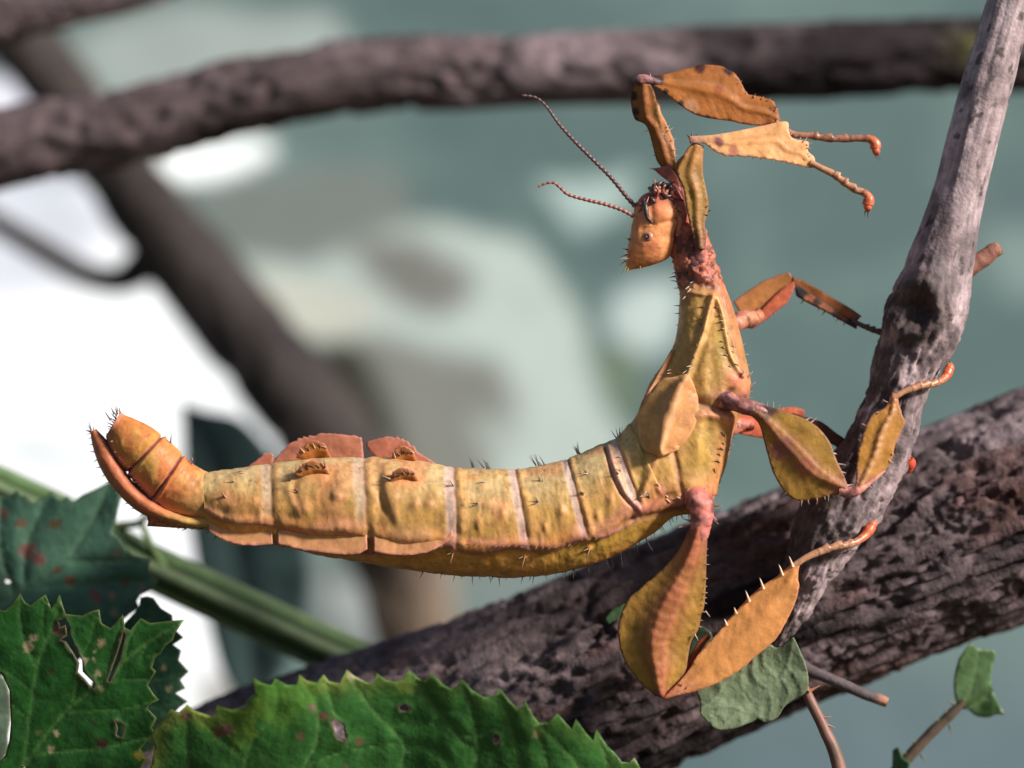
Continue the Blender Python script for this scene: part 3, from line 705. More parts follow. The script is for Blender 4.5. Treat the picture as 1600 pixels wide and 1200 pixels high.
g2 = groove.ravel(); r2_ = ridR.ravel(); b2 = bandL.ravel(); upf = up.ravel()
col = mixc(col, (.56, .52, .34), b2 * upf * .6 * smoothstep(-.5, .2, af))
col = mixc(col, (.52, .42, .38), b2 * upf * .45 * (Tf > 5))
col = mixc(col, (.58, .36, .11), r2_ * upf * .6)
col = mixc(col, (.30, .13, .07), g2 * upf * (.5 + .35 * nf1))
edge = np.exp(-((af - ledf + .015) / .028) ** 2) * abd.ravel()
col = mixc(col, (.36, .14, .13), edge * .75); rel_f += edge * 1.5

RIDGE = [  # polyline, width, height, colour, strength
    ([(1112, 462), (1106, 492), (1100, 520), (1088, 555), (1078, 580), (1072, 596)], 4.2, 8, (.60, .40, .13), .9),
    ([(1118, 466), (1126, 490), (1132, 520), (1138, 548), (1145, 565), (1156, 585)], 3.6, 7, (.56, .40, .14), .85),
    ([(1128, 462), (1136, 500), (1146, 540), (1158, 580)], 3, 3, (.36, .17, .10), .5),
    ([(1107, 540), (1098, 590), (1100, 615)], 10, 3, (.42, .28, .06), .3),
    ([(1062, 610), (1100, 634), (1130, 640), (1160, 630)], 7, -5, (.20, .10, .07), .75),
    ([(1070, 650), (1110, 648), (1135, 650)], 7, 4, (.50, .20, .12), .6),
    ([(1138, 662), (1128, 700), (1122, 735), (1116, 765)], 6, 5, (.52, .26, .08), .6),
    ([(1108, 660), (1104, 700), (1098, 730)], 9, -3, (.25, .20, .03), .55),
    ([(1048, 690), (1058, 730), (1064, 765), (1075, 780)], 5, -4, (.30, .15, .08), .6),
    ([(1030, 705), (1015, 745), (1000, 778)], 4, 3, (.46, .26, .10), .6),
    ([(1005, 700), (1002, 740), (996, 780)], 6, -3, (.22, .18, .03), .5),
    ([(952, 700), (962, 735), (978, 770), (1000, 792)], 4, 3, (.50, .36, .28), .8),
    ([(946, 702), (955, 738), (970, 772), (992, 796)], 2.5, -2.5, (.28, .13, .10), .7),
    ([(1000, 796), (1040, 786), (1080, 780)], 9, 5, (.45, .17, .11), .75),
    ([(990, 812), (1040, 800), (1075, 790)], 5, -3, (.20, .09, .07), .7),
    ([(480, 856), (560, 862), (640, 862), (690, 852), (708, 838)], 2.6, 3, (.50, .19, .12), .8),
    ([(430, 846), (480, 856)], 2.6, 2, (.3, .2, .25), .6),
    ([(735, 846), (780, 850), (825, 848)], 3, 2.5, (.44, .2, .11), .7), ([(838, 852), (880, 852), (915, 840)], 3, 2.5, (.44, .2, .11), .7), ([(930, 840), (965, 828), (995, 812)], 3, 2.5, (.5, .24, .18), .7),
    ([(465, 745), (462, 775), (470, 798)], 4, -4, (.33, .16, .04), .5), ([(520, 740), (505, 765), (500, 785)], 5, -3, (.38, .19, .05), .5), ([(592, 745), (596, 785), (612, 815)], 4.5, -4, (.35, .18, .05), .5),
    ([(604, 730), (606, 770), (618, 812)], 6, 4, (.52, .33, .11), .6), ([(452, 770), (466, 800)], 4, 4, (.52, .33, .13), .6), ([(722, 760), (724, 825)], 6, 3.5, (.60, .40, .12), .7),
    ([(820, 770), (838, 830)], 5, 3, (.60, .38, .09), .7), ([(905, 770), (925, 826)], 4.5, 3, (.56, .33, .1), .6),
    ([(1066, 420), (1090, 440), (1112, 448)], 6, -4, (.09, .04, .035), .8), ([(1072, 455), (1110, 462)], 4, 3, (.45, .24, .12), .6), ([(1085, 395), (1112, 400)], 8, 3, (.5, .2, .11), .6),
]
for ln, w, h, c, k in RIDGE:
    d_, _, _ = poly_dist(flat, resample(ln, 5))
    ab_ = ln[0][0] < 930
    if ab_: w *= 1.5; h *= .55
    g = np.exp(-(d_ / w) ** 2)
    near = smoothstep(.05, .4, np.abs(dpt.ravel()))
    rel_f += h * g * near; col = mixc(col, c, np.clip(g * k, 0, 1) * near)
BUMP = [  # x, y, sx, sy, height, colour, strength
    (488, 742, 26, 20, 5, (.52, .22, .05), .6), (528, 775, 10, 9, 4, (.58, .34, .15), .6), (535, 762, 8, 8, 3, yell, .3), (630, 752, 26, 18, 5, (.52, .23, .05), .6), (672, 788, 9, 8, 4, (.58, .33, .13), .6), (650, 788, 8, 8, 3.5, (.56, .33, .12), .5), (680, 770, 12, 9, 4, (.50, .36, .12), .4),
    (615, 780, 10, 16, 4, (.54, .32, .11), .5), (475, 795, 12, 9, 4, (.54, .30, .12), .5), (762, 790, 14, 9, 3, (.5, .36, .14), .4), (786, 803, 7, 9, 3.5, (.55, .3, .11), .5), (748, 818, 6, 10, 3, (.55, .3, .11), .5), (878, 800, 6, 11, 3.5, (.56, .31, .11), .5), (852, 825, 5, 9, 3, (.56, .32, .12), .5), (954, 782, 6, 10, 3.5, (.56, .31, .12), .5), (934, 806, 5, 9, 3, (.56, .32, .12), .5),
    (755, 762, 10, 6, 3, (.54, .3, .1), .5), (368, 790, 30, 18, 4, (.46, .24, .09), .5), (350, 800, 10, 8, -3, (.27, .2, .06), .5), (400, 785, 14, 9, 2, (.5, .23, .1), .4), (382, 820, 30, 9, 2, (.46, .32, .12), .4),
    (520, 835, 42, 14, 3, (.43, .31, .09), .5), (640, 838, 42, 14, 3, (.43, .30, .09), .5), (432, 822, 8, 12, -3, (.30, .24, .06), .5), (578, 832, 10, 9, -4, (.24, .19, .04), .5),
    (1125, 540, 10, 40, 3, (.33, .29, .035), .5), (1078, 520, 14, 40, 2, (.36, .28, .06), .4), (1150, 592, 16, 14, 6, (.58, .22, .12), .85), (1140, 612, 7, 6, -5, dkb, .9), (1130, 615, 14, 10, 3, (.38, .16, .1), .6), (1164, 612, 10, 10, 4, (.42, .15, .1), .7), (1112, 618, 12, 8, 3, (.32, .14, .09), .5),
    (1135, 655, 12, 10, 4, (.64, .24, .09), .7), (1092, 700, 16, 34, 6, (.47, .34, .06), .6), (1080, 760, 22, 18, 5, (.50, .27, .08), .5), (1108, 775, 16, 20, 6, (.56, .22, .12), .85), (1062, 790, 12, 9, 3, (.36, .13, .1), .7), (1030, 765, 5, 5, 3, (.4, .14, .09), .7),
    (1098, 415, 12, 18, 6, (.60, .22, .12), .8), (1082, 420, 6, 7, 3, (.10, .05, .05), .8), (1074, 408, 9, 9, 3, (.42, .15, .08), .6), (1100, 438, 12, 8, 4, (.56, .22, .12), .7), (1068, 465, 12, 16, 2, (.38, .17, .06), .6), (1090, 380, 12, 10, 3, (.55, .21, .06), .6),
    (722, 790, 3, 3, 0, dkb, .9), (702, 758, 2.5, 2.5, 0, dkb, .8), (430, 831, 5, 5, 4, (.6, .3, .06), .8), (569, 843, 5, 5, 4, (.6, .3, .06), .8), (708, 862, 5, 5, 4, (.6, .3, .08), .6), (820, 868, 5, 5, 4, (.6, .3, .08), .6), (921, 856, 5, 5, 4, (.62, .3, .1), .6), (990, 810, 4, 3, 0, dkb, .8), (1010, 816, 3.5, 3, 0, (.3, .1, .05), .8),
]
for x, y, sx, sy, h, c, k in BUMP:
    g = np.exp(-((bx.ravel() - x) / sx) ** 2 - ((by.ravel() - y) / sy) ** 2)
    near = smoothstep(.05, .4, np.abs(dpt.ravel()))
    rel_f += h * g * near; col = mixc(col, c, g * k * near)
rel_f += .7 * nf2 + 2.4 * nf1 + 1.1 * fbm(p3 / np.array([9., 30., 30.]), 3, 63)
spk = smoothstep(.30, .42, fbm(p3 / 5.5, 3, 66)); col = mixc(col, (.26, .12, .05), spk * .45)
col = mixc(col, (.07, .035, .03), smoothstep(22.7, 23.4, Tf) * smoothstep(.0, .28, fbm(p3 / 13, 4, 67)) * .85)
rel_f += 5 * smoothstep(22.7, 23.4, Tf) * fbm(p3 / 10, 3, 68)
col = col * (1 + .16 * nf2 + .12 * nf1)[:, None]
# push out along the section normal
hl = np.linalg.norm(hv, axis=1)[:, None]; wz = c5[:, 4][:, None]
nx = a_ / hl; nz = dpt / wz; nn = np.sqrt(nx ** 2 + nz ** 2) + 1e-9; nx /= nn; nz /= nn
hu = hv / hl
R2 = rel_f.reshape(TT.shape)
XYd = XY + hu[:, None] * (nx * R2)[..., None]
DPd = DP + nz * R2
bodyv = Pn(XYd[..., 0].ravel(), XYd[..., 1].ravel(), DPd.ravel())
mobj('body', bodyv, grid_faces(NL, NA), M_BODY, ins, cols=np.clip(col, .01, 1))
nearm = (dpt.ravel() > 0.02)
BXY = np.column_stack([XYd[..., 0].ravel(), XYd[..., 1].ravel()])[nearm]; BDP = DPd.ravel()[nearm]


def body_d(x, y):
    k = np.argmin((BXY[:, 0] - x) ** 2 + (BXY[:, 1] - y) ** 2)
    return BDP[k] if math.hypot(BXY[k, 0] - x, BXY[k, 1] - y) < 12 else 0.0


# ---- spines on the body (tiny, joined)
sp = Bag()
dk = (.035, .028, .026); dkt = (.10, .075, .07); pl = (.50, .31, .21); org = (.5, .18, .08)


def sp_px(bag, x, y, ang, ln, r=2.0, col=dk, tip=None, d=None, out=0.35, bend=0.0):
    """ang: degrees in the picture, 0 = right, 90 = up"""
    dd = body_d(x, y) if d is None else d
    a = math.radians(ang)
    spine(bag, P(x, y, dd), (math.cos(a), -out, math.sin(a)), ln, r, col, tip, bend)


for (x, y) in ((742, 728), (758, 727), (764, 730), (836, 724), (846, 723), (905, 706), (908, 708), (968, 682), (973, 680)):
    for k in range(3):
        sp_px(sp, x + random.uniform(-5, 5), y + random.uniform(0, 4), random.uniform(85, 135), random.uniform(13, 20), 1.6, dk, dkt, d=random.uniform(-8, 22), out=.2)
for (x, y) in ((756, 752), (846, 752), (914, 738), (968, 712), (744, 787), (838, 786), (910, 772), (968, 738), (1012, 775), (365, 752), (352, 778), (378, 736), (462, 768), (705, 760), (455, 748)):
    for k in range(2):
        sp_px(sp, x + random.uniform(-3, 3), y + random.uniform(-3, 3), random.choice((random.uniform(100, 140), random.uniform(165, 190))), random.uniform(8, 14), 1.7, *random.choice(((dk, dkt), (pl, pl))), out=.7)
for k in range(46):                      # belly bristles
    t = 5.2 + k / 45 * 8.6; cc = crom(np.array([t]), tab)[0]
    sp_px(sp, cc[2] + random.uniform(-5, 5), cc[3] - random.uniform(0, 9), random.uniform(248, 285) + (15 if t > 10 else 0), random.uniform(9, 24) * (.75 + .35 * (t > 8)), 1.5, dk, (.16, .1, .08), d=random.uniform(-5, 20), out=.1, bend=random.uniform(-.2, .2))
for k in range(60):                      # fringe along the ledge
    x = 372 + k / 59 * 320; y = np.interp(x, [372, 430, 480, 560, 640, 690], [846, 850, 857, 865, 864, 853]) + random.uniform(-1, 1)
    sp_px(sp, x, y, random.uniform(195, 255), random.uniform(6, 10), 1.1, *random.choice(((pink * .8, pl), ((.12, .09, .12), (.2, .15, .2)), ((.12, .09, .12), (.2, .15, .2)))), out=.5)
for k in range(26):
    x = 735 + k / 25 * 260; y = np.interp(x, [735, 780, 825, 840, 880, 915, 930, 965, 995], [848, 852, 850, 854, 854, 842, 842, 830, 814])
    sp_px(sp, x, y, random.uniform(190, 240), random.uniform(4, 8), 1.2, pink * .7, pl, out=.6)
for (x, y) in ((708, 864), (820, 870), (921, 858)):
    sp_px(sp, x, y, 255, 22, 1.8, (.5, .25, .1), (.1, .06, .05), out=.4); sp_px(sp, x - 3, y, 200, 9, 1.8, pl, pl, out=.5)
for (x, y, a, l) in ((318, 824, 205, 12), (330, 828, 215, 13), (340, 836, 225, 12), (312, 818, 200, 12), (306, 822, 220, 10)):
    sp_px(sp, x, y, a, l, 2.2, dk, dkt, d=25, out=.1)
for (x, y, l) in ((1052, 432, 12), (1057, 440, 14), (1061, 450, 13), (1062, 478, 14), (1062, 490, 13), (1060, 508, 8), (1054, 425, 9), (1066, 460, 10)):  # back of the neck
    sp_px(sp, x + 3, y, random.uniform(165, 205), l, 2.0, dk, dkt, d=random.uniform(-4, 10), out=.15)
for (x, y, a, l) in ((1072, 462, 225, 12), (1078, 452, 230, 10), (1074, 578, 215, 14), (1066, 586, 225, 13), (1082, 575, 200, 9), (1078, 572, 190, 8), (1048, 578, 190, 8), (1048, 583, 185, 9), (1110, 400, 45, 9), (1112, 410, 20, 8), (1084, 440, 200, 10), (1076, 448, 215, 10), (1006, 772, 215, 12), (1010, 768, 225, 9)):
    sp_px(sp, x, y, a, l, 1.7, pl, (.8, .65, .55), out=.8)
for ln, n, a0 in (([(1098, 482), (1096, 505), (1092, 530), (1084, 555)], 6, 130), ([(1118, 476), (1122, 484), (1127, 510), (1130, 535), (1136, 553), (1144, 572)], 8, 140), ([(1146, 545), (1152, 575), (1140, 520)], 4, 150), ([(1128, 675), (1134, 690), (1128, 706), (1122, 722), (1116, 735)], 7, 130)):
    q = resample(ln, 2)
    for k in range(n):
        x, y = q[int(k / max(1, n - 1) * (len(q) - 1))][:2]
        sp_px(sp, x + random.uniform(-3, 3), y + random.uniform(-4, 4), a0 + random.uniform(-35, 35), random.uniform(4, 10), 2.2, (.34, .2, .07), dk, out=.9)
for k in range(22):                      # ventral edge of the thorax
    t = 15.3 + k / 21 * 5.8; cc = crom(np.array([t]), tab)[0]
    sp_px(sp, cc[2] - 3, cc[3], random.uniform(-30, 35), random.uniform(6, 11), 1.5, *random.choice(((pl, (.8, .65, .55)), (dk, dkt), (pl, pl))), d=random.uniform(-6, 14), out=.2)
for (x, y, a, l) in ((1084, 776, 110, 14), (1072, 770, 60, 9), (1100, 770, 80, 14), (1064, 780, 150, 10), (1046, 784, 140, 9), (1112, 810, -40, 16), (1118, 790, 0, 12), (1108, 812, -60, 10), (1168, 590, 50, 14), (1172, 604, 40, 12), (1160, 586, 70, 10), (1030, 760, 120, 8), (1042, 776, 130, 9)):
    sp_px(sp, x, y, a, l, 3.0, (.5, .2, .15), (.75, .5, .42), out=.5)
sp.obj('spines', M_HORN, ins, kind='stuff')


def px_tube(pts, rads, nl, na, disp=None, flat=1.0):
    pp = np.array(pts, float)
    return tube(Pn(pp[:, 0], pp[:, 1], pp[:, 2]), np.array(rads, float) * S, nl, na, disp, flat)


# ---- curled tail
TS = [((330, 742), (330, 824), 40), ((304, 727), (258, 804), 42), ((286, 712), (236, 786), 43), ((268, 694), (214, 763), 42), ((256, 682), (200, 741), 41), ((234, 666), (180, 720), 37), ((206, 652), (168, 697), 32), ((188, 645), (166, 680), 25)]
tt = np.array([(a[0], a[1], b[0], b[1], w) for a, b, w in TS], float)
nl, na = 240, 90
ts_ = np.linspace(0, len(TS) - 1, nl); c5t = crom(ts_, tt)
THt, TTt = np.meshgrid(np.linspace(0, 2 * np.pi, na, endpoint=False), ts_)
at_, dt_ = np.cos(THt), np.sin(THt)
ct = (c5t[:, :2] + c5t[:, 2:4]) / 2; ht = (c5t[:, :2] - c5t[:, 2:4]) / 2
relt = np.zeros_like(TTt); gr = np.zeros_like(TTt); rd = np.zeros_like(TTt)
for b0 in (2.05, 4.1):
    gr += np.exp(-((TTt - b0) / .07) ** 2); rd += np.exp(-((TTt - b0 + .22) / .12) ** 2)
relt += -4 * gr + 2.5 * rd + 2.5 * np.exp(-((TTt - 6.9) / .25) ** 2)
XYt = ct[:, None] + ht[:, None] * at_[..., None]
P3t = np.stack([XYt[..., 0], XYt[..., 1], c5t[:, 4][:, None] * dt_], -1)
n1 = fbm(P3t / 26, 4, 71); n2 = fbm(P3t / 9, 3, 72)
relt += 2.2 * n1 + 1.2 * n2
sc = 1 + relt / 42
XYt = ct[:, None] + ht[:, None] * (at_ * sc)[..., None]; DPt = c5t[:, 4][:, None] * dt_ * sc
ctl = mixc((.50, .20, .055), (.46, .28, .065), smoothstep(-.1, .4, n1))
ctl = mixc(ctl, (.44, .32, .10), smoothstep(1.2, .2, TTt) * .8)
ctl = mixc(ctl, (.42, .20, .04), smoothstep(4.2, 5, TTt) * .5)
ctl = mixc(ctl, (.56, .22, .13), np.clip(smoothstep(6.2, 6.8, TTt) + smoothstep(-.55, -.85, at_), 0, 1) * .7)
ctl = mixc(ctl, (.52, .33, .05), np.exp(-((TTt - 4.45) / .16) ** 2) * .6)
ctl = mixc(ctl, (.15, .065, .07), np.clip(gr * 1.1, 0, 1) * .85)
ctl = ctl * (1 + .2 * n2)[..., None]
mobj('tail', Pn(XYt[..., 0].ravel(), XYt[..., 1].ravel(), DPt.ravel()), grid_faces(nl, na), M_BODY, ins, cols=np.clip(ctl.reshape(-1, 3), .01, 1))
ts2 = Bag()
for k in range(14):
    u = k / 13; x = 184 - 14 * u + 10 * (u > .5) * (u - .5); y = 642 + 50 * u
    sp_px(ts2, x, y, 110 + 90 * u + random.uniform(-14, 14), random.uniform(8, 14), 2.2, *random.choice((((.55, .25, .16), dk), (dk, dkt))), d=random.uniform(-6, 24), out=.2)
for (x, y, a, l) in ((266, 694, 82, 18), (298, 728, 70, 12), (300, 718, 95, 10), (172, 655, 125, 16), (178, 646, 115, 12), (188, 646, 100, 10)):
    sp_px(ts2, x, y, a, l, 2.6, (.2, .12, .1), dk, d=8, out=.15)
for ln, n in (([(176, 690), (184, 712), (204, 732)], 12), ([(204, 744), (222, 766), (240, 780)], 8), ([(238, 786), (262, 800), (300, 816)], 6)):
    q = resample(ln, 2)
    for k in range(n):
        x, y = q[int(k / (n - 1) * (len(q) - 1))][:2]
        sp_px(ts2, x + 4, y - 3, random.uniform(160, 205), random.uniform(6, 10), 1.5, (.6, .3, .2), (.75, .5, .4), d=24, out=.6)

# ---- scoop-shaped plate under the tail
def loft(rows, nl, na, colf, name, mat, parent, pw=1.0, disp=None, seed=1):
    """rows: (edge a, edge b, half depth, depth centre); elliptical sections"""
    t_ = np.array([(a[0], a[1], b[0], b[1], w, d0) for a, b, w, d0 in rows], float)
    s_ = np.linspace(0, len(rows) - 1, nl); q = crom(s_, t_)
    A, T = np.meshgrid(np.linspace(0, 2 * np.pi, na, endpoint=False), s_)
    ca, sa = np.cos(A), np.sin(A)
    c = (q[:, :2] + q[:, 2:4]) / 2; h = (q[:, :2] - q[:, 2:4]) / 2
    X = c[:, None] + h[:, None] * ca[..., None]; dp = q[:, 4][:, None] * np.sign(sa) * np.abs(sa) ** pw + q[:, 5][:, None]
    p_ = np.stack([X[..., 0], X[..., 1], dp], -1)
    n_ = fbm(p_ / 16, 4, seed)
    k = 1 + .06 * n_
    if disp is not None: k = k + disp(T, ca, sa, p_)
    X = c[:, None] + h[:, None] * (ca * k)[..., None]; dp = (dp - q[:, 5][:, None]) * k + q[:, 5][:, None]
    cl = colf(T, ca, sa, n_, p_) * (1 + .16 * fbm(p_ / 7, 2, seed + 3))[..., None]
    return mobj(name, Pn(X[..., 0].ravel(), X[..., 1].ravel(), dp.ravel()), grid_faces(nl, na), mat, parent, cols=np.clip(cl.reshape(-1, 3), .008, 1))


loft([((336, 804), (330, 830), 30, 0), ((290, 804), (278, 823), 36, 0), ((246, 784), (222, 803), 37, 0), ((212, 757), (190, 777), 35, 0), ((189, 724), (163, 743), 30, 0), ((170, 692), (147, 707), 20, 0), ((150, 670), (141, 675), 7, 0)], 130, 48,
     lambda T, ca, sa, n_, p: mixc(mixc((.42, .30, .08), (.46, .175, .065), smoothstep(.6, 2.2, T)), (.14, .05, .04), np.clip(smoothstep(.35, .85, ca) * smoothstep(1.5, 2.2, T), 0, 1) * .85), 'tail_plate', M_BODY, ins, .8, seed=81)
for k in range(16):
    u = k / 15; q = crom(np.array([u * 5]), np.array([(141, 676), (147, 706), (163, 742), (190, 776), (222, 802), (278, 822)], float))[0]
    sp_px(ts2, q[0] + 1, q[1], random.uniform(170, 215) + 25 * u, random.uniform(5, 9), 1.6, (.4, .15, .08), dk, d=6, out=.1)
for (x, y, a, l) in ((143, 674, 105, 17), (147, 680, 95, 16), (150, 684, 82, 14), (141, 674, 168, 9), (145, 678, 118, 18)):
    sp_px(ts2, x, y, a, l, 2.4, (.12, .08, .08), dk, d=random.uniform(-4, 6), out=.05)
ts2.obj('tail_spines', M_HORN, ins, kind='stuff')


# ---- flat leaf-like pieces of the insect
def lobe(name, left, right, parent, dbase, dtip, base, stripe=None, edge=None, tilt=0., ridge=0., ridge_w=.22, curl=0., teethL=0, teethR=0, tooth=4., spacing=3.4, thick=2.6, seed=1, grad=None, marks=(), mat=None, spine_c=(pl, pl), vein=True, noise=.16, tipc=None, basec=None, stripe2=None):
    """left / right: edges from base to tip (px).  returns object"""
    L = resample(left, 3.0); R = resample(right, 3.0)
    def toothed(E, n, sgn):
        if not n: return E
        t = np.gradient(E, axis=0); t /= np.linalg.norm(t, axis=1)[:, None] + 1e-9
        nrm = np.column_stack([-t[:, 1], t[:, 0]]) * sgn
        u = np.linspace(0, 1, len(E)); ph = (u * n + .35 * np.sin(u * n * 1.7 + seed)) % 1
        amp = np.where(ph < .25, ph / .25, 1 - (ph - .25) / .75) * tooth * (.6 + .4 * np.sin(u * 9 + seed * 3)) * smoothstep(.08, .25, u) * smoothstep(1, .95, u)
        return E + nrm * amp[:, None]
    Lm = crom(np.linspace(0, len(L) - 1, 24), L); Rm = crom(np.linspace(0, len(R) - 1, 24), R)
    side = np.sign(np.cross(np.append(Lm[-1] + Rm[-1] - Lm[0] - Rm[0], 0), np.append(Lm[12] - Rm[12], 0))[2])
    Lt = toothed(L, teethL, side); Rt = toothed(R, teethR, -side)
    ol = np.vstack([Lt, Rt[::-1]])
    keep = [0]
    for i in range(1, len(ol)):
        if np.hypot(*(ol[i] - ol[keep[-1]])) > 1.0: keep.append(i)
    ol = ol[keep]
    if np.hypot(*(ol[0] - ol[-1])) < 1.0: ol = ol[:-1]
    v, f = sheet(ol, spacing, seed=seed)
    axis = (Lm + Rm) / 2; wid = np.linalg.norm(Lm - Rm, axis=1) / 2 + 1
    d_, u, s_ = poly_dist(v, axis)
    hw = np.interp(u, np.linspace(0, 1, 24), wid)
    vv = np.clip(d_ * s_ * side / hw, -1.3, 1.3)          # -1 .. 1 across
    p3_ = np.column_stack([v, np.zeros(len(v)) + 31. * seed])
    n1 = fbm(p3_ / 30, 4, seed); n2 = fbm(p3_ / 9, 3, seed + 4)
    dep = dbase + (dtip - dbase) * u + tilt * vv * hw + ridge * np.exp(-(vv / ridge_w) ** 2) - curl * vv ** 2 * hw + 2.6 * n1 + .35 * n2
    rib = 0
    if vein:   # faint side veins
        rib = np.exp(-(((u * 15 - np.abs(vv) * 2.6) % 1 - .5) / .2) ** 2)
        dep = dep + .45 * rib * smoothstep(.15, .35, np.abs(vv))
    c = np.tile(np.array(base, float), (len(v), 1))
    if grad is not None: c = mixc(c, grad, smoothstep(-.6, .8, vv))
    if basec is not None: c = mixc(c, basec[0], smoothstep(basec[1], 0, u) * .9)
    if tipc is not None: c = mixc(c, tipc[0], smoothstep(tipc[1], 1, u) * .9)
    if stripe is not None:
        sc_, sw, so = stripe
        c = mixc(c, sc_, np.exp(-((vv - so) / sw) ** 2) * (.75 + .3 * n1))
        if sw > .15:
            inn = np.exp(-((vv - so) / (sw * .8)) ** 4); Lpx = np.hypot(*(axis[-1] - axis[0])); rb = np.sin(u * Lpx / 7.5 * 2 * np.pi / 2 + 1.6 * n1 + 6 * np.abs(vv - so))
            dep = dep + .38 * rb * inn + 1.6 * (np.exp(-((np.abs(vv - so) - sw * .42) / (sw * .16)) ** 2)) * inn
            c = mixc(c, np.array(sc_) * 1.35 + .03, np.exp(-((np.abs(vv - so) - sw * .42) / (sw * .16)) ** 2) * inn * .45)
            c = mixc(c, np.array(sc_) * .7, smoothstep(.2, .9, rb) * inn * .35)
        c = mixc(c, np.array(sc_) * .55, np.exp(-((np.abs(vv - so) - sw * .95) / (.22 * sw)) ** 2) * .35)
    if stripe2 is not None: c = mixc(c, stripe2[0], np.exp(-((vv - stripe2[2]) / stripe2[1]) ** 2) * .8)
    c *= (1 + noise * 1.3 * n1 + noise * n2)[:, None]
    de, _, _ = poly_dist(v, ol, True)
    if edge is not None:
        ec, ew, ek = edge
        c = mixc(c, ec, np.exp(-(de / ew) ** 2) * ek)
    for (mx, my, mr, mc) in marks:
        c = mixc(c, mc, 1 - smoothstep(.6, 1.1, np.hypot(v[:, 0] - mx, v[:, 1] - my) / mr + .5 * n2))
    o = mobj(name, Pn(v[:, 0], v[:, 1], dep), f, mat or M_LOBE, parent, cols=np.clip(c, .008, 1), solid=thick * S)
    o['_e'] = 0; del o['_e']
    return o


def edge_spines(bag, line, n, ln, d, col=pl, tip=None, side=1, r=1.7, slant=0., rnd=.35):
    q = resample(line, 2)
    for k in range(n):
        if random.random() < .2: continue
        i = min(len(q) - 2, int((k + .5 + random.uniform(-rnd, rnd)) / n * (len(q) - 1)))
        t = q[i + 1] - q[i]; nrm = np.array([-t[1], t[0]]) * side; nrm /= np.linalg.norm(nrm) + 1e-9; t = t / (np.linalg.norm(t) + 1e-9)
        dv = nrm + slant * t
        d_ = d[0] + (d[1] - d[0]) * i / len(q) if isinstance(d, tuple) else d
        spine(bag, P(q[i][0], q[i][1], d_), (dv[0], random.uniform(-.2, .2), -dv[1]), ln * random.uniform(.35, 1.2), r * random.uniform(.7, 1.1), col, tip, random.uniform(-.35, .35))


def tarsus(name, pts, parent, r0=7., red=(.62, .13, .05), base=(.55, .27, .15), claw=None, seg_n=5, bulb=9.):
    """segmented foot: four short lobed joints, long last joint, round pad and two dark claws"""
    bag = Bag()
    pp = np.array(pts, float)
    def disp(L, A, R, q, T):
        u = L / L.max()
        ph = (u * 7.2) % 1
        j = smoothstep(.30, .36, u) * smoothstep(.72, .66, u)
        return R * (j * (.65 * smoothstep(.1, .95, ph) * (.55 + .45 * np.cos(A + 2.2)) - .18) + .28 * smoothstep(.86, .95, u) - .1 * np.exp(-((u - .76) / .05) ** 2))
    rad = np.interp(np.linspace(0, 1, len(pts)), [0, .2, .35, .7, .85, 1], [r0 * .75, r0 * .8, r0, r0 * .95, r0 * 1.05, r0 * 1.1])
    v, f, i = px_tube(pts, rad, 110, 20, disp, .9)
    u = i['T'] / i['T'].max(); n_ = fbm(i['q'] * 1800, 3, 5)
    c = mixc(base, red, smoothstep(.62, .85, u))
    c = mixc(c, np.array(base) * .3, smoothstep(.0, .35, n_) * .65 * (u < .78))
    c = mixc(c, (.14, .05, .04), np.exp(-(((u * 7.2) % 1 - .05) / .12) ** 2) * .7 * (u > .28) * (u < .74))
    c = mixc(c, (.75, .30, .14), smoothstep(.1, .3, fbm(i['q'] * 1500 + 4, 2, 8)) * .4 * (u > .7))
    bag.add(v, f, c * (1 + .2 * n_)[:, None])
    e = pp[-1]; dr = pp[-1] - pp[-2]; dr = dr / (np.linalg.norm(dr) + 1e-9)
    pv, pf, pi = px_tube([e - dr * 4, e + dr * 2, e + dr * bulb * .8, e + dr * bulb * 1.4], [r0 * .8, bulb * .85, bulb * .75, bulb * .25], 24, 16)
    bag.add(pv, pf, np.array(red) * (1.0 + .25 * np.cos(pi['A']))[:, None])
    cl = claw if claw is not None else (dr[0], dr[1])
    for o_ in (-3.5, 3.5):
        b = e + dr * bulb * .9
        spine(bag, P(b[0] + cl[1] * o_ * .6, b[1] - cl[0] * o_ * .6, b[2] + o_), (cl[0], -.1, -cl[1]), 13, 2.6, (.10, .03, .025), (.02, .015, .02), .35)
    return bag.obj(name, M_HORN, parent)


def coxa_bag(pts, rads, cols, seed=1):
    v, f, i = px_tube(pts, rads, 60, 32, lambda L, A, R, q, T: R * (.34 * fbm(q * 420, 4, seed, .6) - .05 * np.exp(-(((L / S / 17 + .25 * np.sin(A * 2)) % 1 - .5) / .12) ** 2)))
    n_ = fbm(i['q'] * 700, 3, seed + 2)
    c = mixc(cols[0], cols[1], smoothstep(-.15, .25, n_))
    c = mixc(c, (.05, .03, .028), smoothstep(.12, .4, fbm(i['q'] * 520 + 5, 4, seed + 5)) * .7)
    c = mixc(c, (.56, .30, .22), smoothstep(.15, .4, fbm(i['q'] * 900 + 9, 3, seed + 6)) * .6)
    return v, f, c


def leg_base(name, pts, rads, cols, seed):
    v, f, c = coxa_bag(pts, rads, cols, seed)
    return mobj(name, v, f, M_BODY, ins, cols=np.clip(c, .01, 1))


BRN = (.22, .10, .075); DBR = (.055, .035, .032); RPK = (.50, .18, .125)
